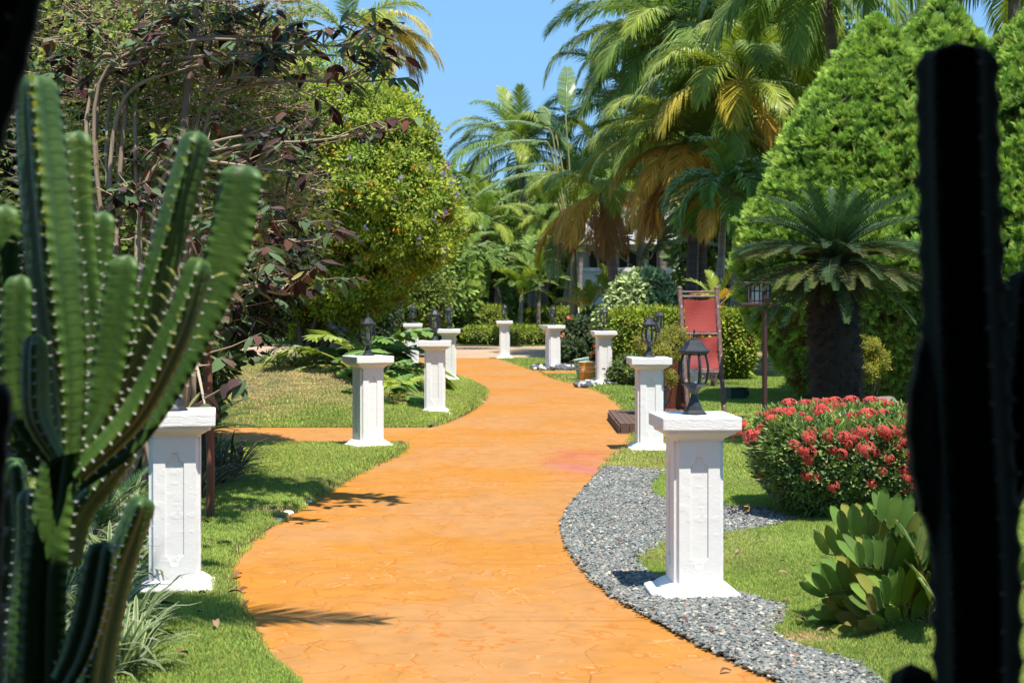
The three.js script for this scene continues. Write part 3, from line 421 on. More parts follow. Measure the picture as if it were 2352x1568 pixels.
// ---------------------------------------------------------------- red flowered hedge, cardboard palm and small things on the near lawn
const ixClump = [clump(401, 13, .052, .019, { h: .09, hi: 1.15, lo: .1, spread: .35 }), clump(402, 15, .048, .018, { h: .12, hi: 1.2, lo: .2, spread: .3 }), clump(403, 12, .055, .02, { h: .08, hi: 1.0 })];
function flowerHead(seed, R, n, ps) { const r = rngOf(seed), gb = new GB(); for (let k = 0; k < n; k++) { const d = rdir(r); d.y = Math.abs(d.y) * .8 + .1; d.normalize(); const b = V3(d.x * R, d.y * R * .7, d.z * R), c = mixC([.60, .045, .03], [.74, .10, .075], r()); const s = V3().crossVectors(d, rdir(r)).normalize(), f = V3().crossVectors(d, s); for (let j = 0; j < 4; j++) { const a = j * Math.PI / 2, q = V3().addScaledVector(s, Math.cos(a)).addScaledVector(f, Math.sin(a)), e = V3().addScaledVector(s, -Math.sin(a)).addScaledVector(f, Math.cos(a)); const A = gb.v(b, c), B = gb.v(V3().copy(b).addScaledVector(q, ps * .6).addScaledVector(e, ps * .3).addScaledVector(d, ps * .2), c), Cc = gb.v(V3().copy(b).addScaledVector(q, ps), c), D = gb.v(V3().copy(b).addScaledVector(q, ps * .6).addScaledVector(e, -ps * .3).addScaledVector(d, ps * .2), c); gb.q(A, B, Cc, D); } } return gb.build(); }
function hedge(name, label, category, x0, x1, z0, z1, h, n, geos, mat, scl, colf, seed, o = {}) {
  const cx = (x0 + x1) / 2, cz = (z0 + z1) / 2, t = thing(name, label, category, [cx, 0, cz], 0, o.group), r = rngOf(seed), pts = [], rx = (x1 - x0) / 2, rz = Math.abs(z1 - z0) / 2, rad = o.round ?? .2, lo = o.lo ?? .08;
  for (let k = 0; k < n; k++) { let x = (r() * 2 - 1) * rx, z = (r() * 2 - 1) * rz, y = lo + r() * (h - lo); const f = r(); const bumpH = 1 + .16 * (bushN(x * .5 + seed, z * .5) - .5) * 2; let nn = V3(0, 1, 0);
    if (f < .42) { y = h * bumpH - Math.pow(r(), 2) * .14; } else if (f < .72) { z = rz - Math.pow(r(), 2) * .16; nn = V3(0, .25, 1); } else if (f < .92) { const s = r() < .5 ? -1 : 1; x = s * (rx - Math.pow(r(), 2) * .14); nn = V3(s, .25, 0); }
    const ex = Math.max(0, Math.abs(x) - rx + rad), ey = Math.max(0, y - h + rad), ez = Math.max(0, Math.abs(z) - rz + rad), e = Math.hypot(ex, ey, ez); if (e > rad) { const q = rad / e; x -= Math.sign(x) * ex * (1 - q); y -= ey * (1 - q); z -= Math.sign(z) * ez * (1 - q); }
    const under = smooth(.45 * h, 0, y) * (o.tuck ?? .12); x *= 1 - under / Math.max(.3, rx) ; z -= Math.sign(z) * under; pts.push([V3(x, y, z), nn.normalize()]); }
  crown(t, 'crown', pts, geos, mat, scl, colf, seed + 1, .6);
  const gb = new GB(); for (let k = 0; k < (o.stems ?? 14); k++) { const b = V3((r() * 2 - 1) * rx * .75, -.04, (r() * 2 - 1) * rz * .6), e = V3(b.x + (r() - .5) * .2, h * .7, b.z + (r() - .5) * .2); tube(gb, [b, V3().lerpVectors(b, e, .5).add(V3((r() - .5) * .05, 0, (r() - .5) * .05)), e], (q) => .012 * (1 - .6 * q) * (o.stemS ?? 1), 4, C(.12, .09, .06)); }
  mesh('trunk', gb.build(), M.bark, t);
  return [t, pts, r];
}
{
  const d0 = 10.35, x0 = (1752 - CU) / F * 10.9, x1 = x0 + 1.55;
  const [t, pts, r] = hedge('ixora_hedge', 'clipped hedge with clusters of red flowers on the near lawn', 'hedge', x0, x1, -d0 - 1.25, -d0, .70, 4300, ixClump, M.leafGloss, 1, varied([.07, .165, .025], [.23, .30, .04], .7), 411, { round: .3, tuck: .2 });
  const heads = [flowerHead(1, .036, 30, .013), flowerHead(2, .030, 24, .013), flowerHead(3, .043, 40, .013)];
  const cand = pts.filter(([p, n]) => (n.z > .5 || n.y > .9 || n.x < -.5)); for (let k = 0; k < 170; k++) { const [p, n] = cand[Math.floor(r() * cand.length)]; if (p.y < .18 || (p.y < .5 && r() < .4)) continue; const m = mesh('flower_head', heads[k % 3], M.petal, t); m.position.copy(p).addScaledVector(n, n.y > .9 ? .075 : .185).add(V3(0, .02, 0)); m.quaternion.copy(Q(UPV, V3().copy(n).addScaledVector(UPV, .7).normalize())); m.scale.setScalar(.85 + .75 * r()); }
  for (let k = 0; k < 42; k++) { const x = (r() * 2 - 1) * .68, y = .16 + .52 * Math.pow(r(), .7), m = mesh('flower_head', heads[k % 3], M.petal, t); m.position.set(x, y, .625 + .05 - .2 * smooth(.315, 0, y) - .25 * Math.pow(Math.max(0, y - .45), 1.2)); m.quaternion.copy(Q(UPV, V3((r() - .5) * .5, .45, 1).normalize())); m.scale.setScalar(.75 + .6 * r()); }
  // upright shoots that stick out
  const sh = new GB(); for (let k = 0; k < 16; k++) { const b = V3((r() * 2 - 1) * .75, .66, (r() * 2 - 1) * .55), hh = .08 + .12 * r(); if (k < 3) { b.x = -.8 - .05 * k; b.y = .42 + .1 * k; } const dir = V3(k < 3 ? -.5 : (r() - .5) * .3, 1, (r() - .5) * .3).normalize(); tube(sh, [b, V3().copy(b).addScaledVector(dir, hh)], .002, 3, C(.10, .12, .04)); for (let j = 0; j < 12; j++) { const q = V3().copy(b).addScaledVector(dir, hh * j / 11), a = j * 2.4, l = V3(Math.cos(a), .9, Math.sin(a)).normalize(); leaf(sh, q, l, V3(-Math.cos(a), 1, -Math.sin(a)).normalize(), .04, .014, mixC([.07, .15, .025], [.14, .21, .03], r())); } }
  mesh('shoots', sh.build(), M.leafGloss, t).userData.kind = 'stuff';
}
{ // cardboard palm: arching fronds with broad leaflets, each its own piece
  const r = rngOf(431), c = P(2130, 1452, 7.15), t = thing('cardboard_palm', 'low cardboard palm with broad rounded leaflets beside the near lawn', 'plant', [c.x, 0, c.z]);
  const lg = [0, 1, 2].map((k) => { const gb = new GB(), q = rngOf(440 + k), L = 1; let pr = null; const prof = [[0, .06], [.12, .34], [.35, .48], [.6, .52], [.8, .44], [.93, .26], [1, .06]]; for (const [t2, w] of prof) { const z = t2 * L, bend = -.14 * t2 * t2, v = [gb.v(V3(-w * .34, bend + .035 + .02 * q(), z)), gb.v(V3(0, bend, z)), gb.v(V3(w * .34, bend + .035 + .02 * q(), z))]; if (pr) { gb.q(pr[0], v[0], v[1], pr[1]); gb.q(pr[1], v[1], v[2], pr[2]); } pr = v; } return gb.build(); });
  const lm = [C(.12, .23, .035), C(.19, .30, .045), C(.10, .17, .03), C(.24, .25, .04), C(.20, .15, .03)].map((col) => new THREE.MeshPhysicalMaterial({ color: col, roughness: .95, clearcoat: .08, clearcoatRoughness: .4, specularIntensity: .5, transmission: .3, thickness: 0, side: THREE.DoubleSide }));
  const rm = new THREE.MeshStandardMaterial({ color: C(.22, .19, .08), roughness: .7 });
  const spec = [[200, 68, .60], [185, 52, .62], [215, 40, .60], [172, 40, .60], [245, 55, .55], [155, 58, .55], [195, 24, .58], [225, 20, .52], [165, 18, .52], [260, 28, .5], [130, 30, .5], [300, 50, .5], [100, 55, .5], [20, 45, .5], [330, 35, .5], [180, 6, .45], [210, 2, .42]]; // heading, rise, length
  spec.forEach(([az, el, L], i) => { const a = az * Math.PI / 180, e0 = el * Math.PI / 180, pts = []; let p = V3(0, .02, 0), e = e0 + .35; for (let k = 0; k <= 10; k++) { pts.push(p.clone()); e = e0 + .35 - 1.0 * (k / 10); p = p.clone().add(V3(Math.cos(a) * Math.cos(e), Math.sin(e), -Math.sin(a) * Math.cos(e)).multiplyScalar(L / 10)); }
    const gb = new GB(); tube(gb, pts, (q) => .008 * (1 - .6 * q), 5, null); const fr = mesh('frond', gb.build(), rm, t), cv = new THREE.CatmullRomCurve3(pts), n = 9;
    for (let k = 0; k < n; k++) { const q = lerp(.22, .99, k / (n - 1)), b = cv.getPoint(q), tan = cv.getTangent(q), side = V3().crossVectors(tan, UPV).normalize(), up = V3().crossVectors(side, tan); for (const s of [-1, 1]) { const dir = V3().addScaledVector(side, s * (.30 + .25 * r())).addScaledVector(tan, lerp(.25, .7, q)).addScaledVector(up, el < 20 ? .35 + .5 * r() : .9).normalize(), nx = V3().copy(tan).addScaledVector(dir, -tan.dot(dir)).normalize(); const m = mesh('leaflet', lg[(k + i) % 3], lm[Math.floor(r() * (el < 25 ? 5 : 4))], fr); m.position.copy(b); m.quaternion.setFromRotationMatrix(new THREE.Matrix4().makeBasis(nx, V3().crossVectors(dir, nx), dir)); const l = .195 * (.8 + .35 * Math.sin(Math.PI * q)) * (.9 + .2 * r()); m.scale.set(l * 1.05, l, l); } } });
}
{ // sprinkler
  const p = P(1718, 1200, 10.46), t = thing('lawn_sprinkler', 'small black and yellow sprinkler head on a metal stake in the gravel', 'sprinkler', [p.x, 0, p.z]);
  const steel = new THREE.MeshStandardMaterial({ color: C(.5, .5, .52), metalness: .8, roughness: .35 }), blk = new THREE.MeshStandardMaterial({ color: C(.02, .02, .022), roughness: .5 }), yel = new THREE.MeshStandardMaterial({ color: C(.60, .34, .02), roughness: .5 });
  const add = (n, g, m, x, y, z) => mesh(n, g, m, t).position.set(x, y, z);
  add('stake', new THREE.CylinderGeometry(.006, .004, .07, 8), steel, 0, .03, 0); add('body', new THREE.CylinderGeometry(.007, .009, .04, 10), blk, 0, .078, 0); add('collar', new THREE.CylinderGeometry(.011, .011, .008, 10), yel, 0, .085, 0); add('nozzle', new RoundedBoxGeometry(.024, .012, .014, 2, .003), blk, 0, .125, 0); add('arm', new RoundedBoxGeometry(.030, .007, .006, 2, .002), yel, -.012, .117, .006); add('bracket', new RoundedBoxGeometry(.006, .03, .006, 2, .002), yel, .01, .105, 0); add('post', new THREE.CylinderGeometry(.004, .004, .03, 8), blk, -.004, .105, 0);
}
// ---------------------------------------------------------------- palms
const FR = {}; // frond shapes by age: spear, high, mid, low, hanging
{
  const coco = (e0, bend, seed, o = {}) => frond({ L: 1, n: 78, leaf: .27, w: .0105, e0, bend, pet: .2, droop: .55, rr: .0075, seed, pw: 1.5, a0: 1.2, a1: .4, mess: .22, ...o });
  FR.coco = [coco(1.45, .7, 1, { droop: .2 }), coco(1.15, 1.5, 2), coco(.95, 1.8, 3), coco(.65, 1.7, 4), coco(.40, 1.7, 5, { droop: .75 }), coco(.1, 1.5, 6, { droop: .9 }), coco(-.3, 1.2, 7, { droop: 1.0 })];
  FR.dead = [coco(-.7, .8, 8, { droop: 1.2, mess: .6, gap: .15, a0: .7 }), coco(-1.0, .5, 9, { droop: 1.1, mess: .7, gap: .2, a0: .6 })];
  const chr = (e0, bend, seed, o = {}) => frond({ L: 1, n: 34, leaf: .34, w: .034, e0, bend, pet: .12, droop: .55, rr: .012, seed, pw: 1.1, a0: 1.0, a1: .5, vee: .45, mess: .5, ...o });
  FR.christmas = [chr(1.3, 1.6, 11), chr(1.0, 2.2, 12), chr(.7, 2.3, 13), chr(.4, 2.1, 14), chr(.0, 1.7, 15)];
  const sago = (e0, bend, seed, o = {}) => frond({ L: 1, n: 74, leaf: .15, w: .0085, e0, bend, pet: .08, droop: .12, rr: .011, seed, pw: 1.4, a0: 1.15, a1: .75, vee: .35, mess: .12, ...o });
  FR.sago = [sago(1.25, .5, 21), sago(.95, .7, 22), sago(.65, .75, 23), sago(.35, .75, 24), sago(.08, .7, 25), sago(-.25, .8, 26)];
  const areca = (e0, bend, seed) => frond({ L: 1, n: 30, leaf: .30, w: .024, e0, bend, pet: .22, droop: .3, rr: .01, seed, pw: 1.4, a0: .9, a1: .45, vee: .3, mess: .25 });
  FR.areca = [areca(1.4, .7, 31), areca(1.15, 1.2, 32), areca(.85, 1.4, 33), areca(.5, 1.4, 34)];
  FR.fern = [0, 1, 2].map((k) => frond({ L: 1, n: 11, leaf: .34, w: .085, e0: 1.0 - .35 * k, bend: 1.3, pet: .42, droop: .35, rr: .012, seed: 41 + k, pw: 1.6, a0: 1.3, a1: .35, vee: .1, mess: .3 }));
}
const frondMat = (r, g, b, o = {}) => new THREE.MeshPhysicalMaterial({ color: C(r, g, b), vertexColors: true, roughness: .95, clearcoat: .22, clearcoatRoughness: .28, transmission: .42, thickness: 0, side: THREE.DoubleSide, specularIntensity: .5, ...o });
const FM = { green: frondMat(.15, .25, .026), lime: frondMat(.27, .345, .03), yellow: frondMat(.52, .42, .035), gold: frondMat(.58, .34, .035, { clearcoat: .2 }), brown: frondMat(.32, .17, .045, { clearcoat: .05 }), straw: frondMat(.40, .28, .16, { clearcoat: 0 }), dark: frondMat(.035, .085, .022, { transmission: .2 }), deep: frondMat(.13, .26, .03), olive: frondMat(.10, .115, .022, { transmission: .2 }) };
function trunkGeo(pts, r0, r1, col, ring = .09, seed = 1, bulge = .3) { const r = rngOf(seed), gb = new GB(), cv = new THREE.CatmullRomCurve3(pts), L = cv.getLength(), n = Math.round(L / (ring / 2)); const pp = cv.getSpacedPoints(n); const sh = range(0, n, n).map(() => .75 + .5 * r()); tube(gb, pp, (t, k) => lerp(r0, r1, t) * (1 + bulge * Math.exp(-t * L / .35)) * (k % 2 ? 1.06 : .93) * (.97 + .06 * r()), 9, (t) => { const s = sh[Math.round(t * n)]; return C(col[0] * s, col[1] * s, col[2] * s); }); return gb.build(); }
function palm(o) { // crown [u, v] and foot u at distance d; fronds as [kind, variant, material, count] rings
  const d = o.d, foot = V3((o.foot - CU) / F * d, 0, -d), top = P(o.crown[0], o.crown[1], d), t = thing(o.name ?? 'coconut_palm', o.label, o.category ?? 'palm tree', [foot.x, 0, foot.z], 0, o.group), rel = V3().subVectors(top, foot), r = rngOf(o.seed);
  const bow = o.bow ?? .15; mesh('trunk', trunkGeo([V3(0, -.05, 0), V3(rel.x * (.33 - bow), rel.y * .33, 0), V3(rel.x * (.72 - bow * .5), rel.y * .72, .05), rel], o.r ?? .14, (o.r ?? .14) * .72, o.bark ?? [.17, .14, .115], o.ring ?? .1, o.seed), M.bark, t);
  let az = r() * 6.28; for (const [kind, v, mat, n, L, a0, a1] of o.rings) for (let k = 0; k < n; k++) { az += 2.399; const a = a0 === undefined ? az + (r() - .5) * .3 : (a0 + (a1 - a0) * (n > 1 ? k / (n - 1) : .5)) * Math.PI / 180 + (r() - .5) * .2; const g = FR[kind][Math.min(FR[kind].length - 1, v + (r() < .3 ? 1 : 0))], m = mesh('frond', g, FM[mat], t); m.position.copy(rel).add(V3((r() - .5) * .08, -.03 * r(), (r() - .5) * .08)); m.rotation.set(0, a, (r() - .5) * .25, 'YXZ'); m.scale.setScalar(L * (.88 + .24 * r())); }
  return t;
}
// heading of a frond: 0 = towards the camera, 90 = to the right, 180 = away, 270 = to the left
const full = (L, m = 'green', m2 = 'lime') => [['coco', 0, m2, 2, L * .9], ['coco', 1, m, 5, L], ['coco', 2, m2, 7, L], ['coco', 3, m, 7, L], ['coco', 4, m2, 5, L], ['coco', 5, m, 4, L]];
palm({ label: 'leaning coconut palm behind the far white pillar', d: 57, foot: 1172, crown: [1108, 525], seed: 51, r: .17, bow: -.1, rings: [...full(2.7), ['coco', 5, 'yellow', 2, 2.4, 300, 340], ['dead', 0, 'brown', 2, 1.3]] });
palm({ label: 'tall coconut palm rising highest over the leaning palm', d: 62, foot: 1225, crown: [1190, 345], seed: 52, r: .18, rings: full(3.6) });
palm({ label: 'coconut palm with a dark straight trunk behind the pebble ringed pillar', d: 57, foot: 1246, crown: [1262, 520], seed: 53, r: .18, bark: [.10, .085, .075], rings: [...full(2.2), ['coco', 6, 'yellow', 2, 2.0, 260, 300], ['dead', 0, 'brown', 3, 1.6]] });
palm({ label: 'coconut palm with a pale grey trunk beside the white wall', d: 58, foot: 1297, crown: [1338, 455], seed: 54, r: .17, bark: [.30, .27, .24], rings: [...full(2.8, 'green', 'green'), ['dead', 0, 'brown', 2, 1.9]] });
palm({ label: 'coconut palm with a skirt of brown dead fronds and rough leaning trunk', d: 41, foot: 1440, crown: [1384, 440], seed: 55, r: .17, bow: -.08, bark: [.15, .12, .105], rings: [['coco', 0, 'lime', 2, 2.2], ['coco', 2, 'green', 7, 2.6], ['coco', 3, 'lime', 7, 2.5], ['coco', 5, 'gold', 4, 2.5], ['coco', 6, 'gold', 3, 2.2], ['dead', 0, 'brown', 4, 2.2], ['dead', 1, 'straw', 3, 1.8]] });
palm({ label: 'large coconut palm with hanging orange fronds behind the red board', d: 36, foot: 1585, crown: [1598, 335], seed: 56, r: .15, bark: [.075, .06, .052], rings: [['coco', 0, 'lime', 2, 2.6], ['coco', 1, 'green', 4, 3.2], ['coco', 2, 'lime', 5, 3.3], ['coco', 3, 'lime', 4, 3.3, 230, 320], ['coco', 4, 'lime', 3, 3.2, 250, 300], ['coco', 4, 'yellow', 3, 2.9, 20, 100], ['coco', 5, 'gold', 4, 2.8, 270, 350], ['coco', 6, 'gold', 3, 2.6, 0, 80], ['dead', 0, 'gold', 3, 2.6, 250, 300], ['dead', 0, 'brown', 3, 2.4, 290, 420], ['dead', 1, 'straw', 1, 1.9, 275, 275]] });
palm({ label: 'tallest coconut palm whose fronds reach the top of the picture', d: 38, foot: 1612, crown: [1585, 110], seed: 57, r: .16, bark: [.20, .17, .15], rings: [...full(3.6, 'green', 'green'), ['coco', 3, 'lime', 4, 3.5, 230, 330], ['coco', 5, 'yellow', 2, 3.0, 10, 60]] });
palm({ label: 'coconut palm between the tallest palm and the bright conifer', d: 34, foot: 1690, crown: [1705, 190], seed: 58, r: .15, bark: [.20, .17, .15], rings: [...full(2.9, 'green', 'lime'), ['coco', 5, 'yellow', 3, 2.6, 260, 340], ['coco', 6, 'gold', 2, 2.2, 20, 90]] });
palm({ label: 'coconut palm hanging over the top of the bright conifers', d: 29, foot: 1985, crown: [1890, -50], seed: 59, r: .15, rings: [...full(2.9, 'green', 'green'), ['coco', 5, 'green', 4, 2.6, 280, 420]] });
palm({ label: 'palm with pale fronds over the far top corner behind the black cactus', d: 25, foot: 2330, crown: [2330, -40], seed: 60, r: .14, rings: [...full(2.3, 'lime', 'lime')] });
palm({ label: 'coconut palm with yellow fronds showing above the leafy bush', d: 30, foot: 770, crown: [800, 90], seed: 61, r: .15, rings: [['coco', 0, 'lime', 2, 1.6], ['coco', 2, 'lime', 5, 2.0], ['coco', 3, 'yellow', 4, 2.1, 60, 130], ['coco', 4, 'yellow', 3, 2.0, 40, 120], ['coco', 5, 'lime', 4, 1.9], ['coco', 5, 'straw', 2, 2.0, 60, 100]] });
palm({ label: 'coconut palm filling the gap behind the brown skirted palm', d: 61, foot: 1470, crown: [1478, 270], seed: 161, r: .2, rings: full(4.8, 'green', 'green') });
palm({ label: 'coconut palm whose crown fills the sky left of the tallest palm', d: 59, foot: 1525, crown: [1490, 60], seed: 162, r: .2, rings: full(4.7, 'green', 'lime') });
palm({ label: 'coconut palm crown at the top edge over the left conifer slope', d: 36, foot: 1790, crown: [1770, 40], seed: 163, r: .16, rings: full(3.2, 'green', 'lime') });
const chrs = (L, m = 'deep') => [['christmas', 0, 'green', 3, L], ['christmas', 1, m, 5, L], ['christmas', 2, m, 5, L], ['christmas', 3, 'green', 4, L]];
palm({ name: 'christmas_palm', label: 'bushy green palm with drooping plumes beside the bright conifer', d: 30, foot: 1640, crown: [1668, 425], seed: 62, r: .075, bark: [.26, .23, .20], rings: [...chrs(1.6), ['christmas', 4, 'deep', 4, 1.5], ['coco', 6, 'gold', 3, 1.5, 280, 380]] });
palm({ name: 'christmas_palm', label: 'bushy green palm nearest the leafy bush above the far hedge', d: 53, foot: 1062, crown: [1068, 590], seed: 63, r: .12, bark: [.06, .05, .045], rings: chrs(1.8, 'green') });
palm({ name: 'christmas_palm', label: 'bushy green palm behind the leaning coconut trunk', d: 52.5, foot: 1125, crown: [1135, 612], seed: 64, r: .12, bark: [.06, .05, .045], rings: chrs(1.7, 'green') });
palm({ name: 'christmas_palm', label: 'bushy green palm between the leaning and the dark trunk', d: 53, foot: 1205, crown: [1206, 598], seed: 65, r: .12, bark: [.08, .06, .05], rings: chrs(1.7, 'green') });
palm({ name: 'young_palm', label: 'young pale green palm in front of the bushy palms', d: 51, foot: 1193, crown: [1198, 678], seed: 66, r: .10, bark: [.25, .25, .20], rings: [['areca', 0, 'lime', 3, 1.5], ['areca', 1, 'lime', 5, 1.6], ['areca', 2, 'green', 5, 1.5]] });
palm({ name: 'young_palm', label: 'young green palm behind the pale grey trunk', d: 51.5, foot: 1235, crown: [1238, 650], seed: 67, r: .10, rings: [['areca', 0, 'lime', 3, 1.7], ['areca', 1, 'green', 5, 1.8], ['areca', 2, 'green', 5, 1.6]] });
palm({ name: 'young_palm', label: 'young yellowing palm below the white wall', d: 42, foot: 1352, crown: [1352, 718], seed: 68, r: .06, rings: [['areca', 0, 'lime', 3, 1.1], ['areca', 1, 'lime', 4, 1.2], ['areca', 2, 'yellow', 5, 1.1]] });
palm({ name: 'young_palm', label: 'young yellow palm between white wall and variegated bush', d: 43, foot: 1400, crown: [1400, 690], seed: 69, r: .06, rings: [['areca', 0, 'lime', 3, 1.2], ['areca', 1, 'yellow', 4, 1.2], ['areca', 2, 'lime', 5, 1.2]] });
palm({ name: 'young_palm', label: 'young palm with orange fronds just behind the red board', d: 26, foot: 1640, crown: [1648, 705], seed: 70, r: .05, rings: [['areca', 0, 'lime', 2, .8], ['areca', 1, 'lime', 3, .9], ['areca', 2, 'gold', 4, .8]] });
// slender trunks in the same grove whose crowns are lost among the others
for (const [u, d, v, label, b] of [[1655, 37, 330, 'slim grey ringed palm trunk beside the red board', [.30, .27, .24]], [1612, 36, 350, 'dark brown palm trunk behind the middle of the red board', [.09, .06, .045]], [1330, 56, 470, 'slim palm trunk in front of the white wall', [.26, .22, .19]]])
  palm({ name: 'slim_palm', label, d, foot: u, crown: [u + 8, v], seed: 71 + u, r: .11, bark: b, rings: [['coco', 2, 'green', 5, 2.0], ['coco', 4, 'green', 5, 2.0]] });
// ---------------------------------------------------------------- travellers palm / banana with torn paddles
{
  const r = rngOf(81), c = P(1318, 560, 44), t = thing('banana_plant', 'tall banana plant with torn shiny paddle leaves behind the palms', 'plant', [c.x, 0, c.z]);
  const paddle = (seed, L, W) => { const q = rngOf(seed), gb = new GB(), N = 22; for (const s of [-1, 1]) { let k = 0; while (k < N) { const n = 1 + Math.floor(q() * 4), k1 = Math.min(N, k + n), gap = .25 + .3 * q(), drop = .25 + .5 * q(); for (let j = k; j < k1; j++) { const z0 = j / N * L, z1 = (j + (j === k1 - 1 ? 1 - gap * .5 : 1)) / N * L, w = (z) => W * Math.pow(Math.sin(Math.PI * clamp(z / L * .96 + .03, 0, 1)), .5), by = (z) => -.35 * z * z / L; const g = .8 + .4 * q(), cc = C(g, g, g), e = drop * W * .7;
      const A = gb.v(V3(0, by(z0), z0), cc), B = gb.v(V3(0, by(z1), z1), cc), D = gb.v(V3(s * w(z1) * .6, by(z1) - e * .25, z1 + .06), cc), E = gb.v(V3(s * w(z0) * .6, by(z0) - e * .25, z0 + .06), cc), Fv = gb.v(V3(s * w(z1), by(z1) - e, z1 + .1), cc), G = gb.v(V3(s * w(z0), by(z0) - e, z0 + .12), cc); gb.q(A, B, D, E); gb.q(E, D, Fv, G); } k = k1; } } tube(gb, range(0, L, 6).map((z) => V3(0, .012 - .35 * z * z / L, z)), .02, 4, C(1.6, 1.5, 1.1)); return gb.build(); };
  const pg = [paddle(1, 1.7, .30), paddle(2, 1.5, .34), paddle(3, 1.9, .28)];
  const pm = [frondMat(.11, .19, .05, { clearcoat: .7, clearcoatRoughness: .22 }), frondMat(.14, .22, .06, { clearcoat: .7, clearcoatRoughness: .22 }), frondMat(.07, .12, .03)];
  const leaves = [[1300, 262, 44, 0, 1, 1.35, 175, 1], [1275, 300, 44.5, 1, 1, 1.0, 200, .9], [1250, 292, 44, 2, 0, .35, 285, .9], [1243, 325, 43.5, 0, 0, .15, 275, 1], [1238, 378, 43.5, 1, 0, .1, 268, 1.1], [1245, 395, 43, 2, 1, .0, 272, 1], [1292, 505, 42, 1, 0, -.9, 330, 1.1], [1375, 545, 43, 0, 2, .9, 100, 1.1], [1420, 560, 42, 1, 2, 1.1, 60, 1.2], [1470, 600, 42, 2, 2, 1.2, 80, 1.2], [1500, 580, 41, 0, 2, 1.0, 120, 1.3], [1440, 520, 44, 1, 2, .6, 60, 1.2], [1525, 560, 41, 2, 0, .3, 40, 1]];
  const stem = new GB(), hub = V3(0, 3.0, 0);
  tube(stem, [V3(0, -.05, 0), V3(0, 1.6, 0), hub], (q) => .16 * (1 - .5 * q), 8, C(.14, .15, .07)); mesh('trunk', stem.build(), M.bark, t);
  leaves.forEach(([u, v, d, k, m, e, az, s]) => { const p = P(u, v, d).sub(t.position), lf = mesh('leaf', pg[k], pm[m], t); lf.position.copy(p); lf.rotation.set(-e, az * Math.PI / 180, 0, 'YXZ'); lf.scale.setScalar(s); const gb = new GB(), a = az * Math.PI / 180, back = V3(-Math.sin(a) * Math.cos(e), -Math.sin(e), -Math.cos(a) * Math.cos(e)); tube(gb, curvePts([hub, V3().lerpVectors(hub, p, .5).add(V3(0, .25, 0)), V3().copy(p).addScaledVector(back, .2), p], 10), (q) => .035 * (1 - .4 * q), 5, C(.24, .24, .09)); mesh('stalk', gb.build(), M.twig, lf).matrixAutoUpdate = true; const w = lf.children[0]; lf.updateMatrix(); w.applyMatrix4(new THREE.Matrix4().copy(lf.matrix).invert()); });
}
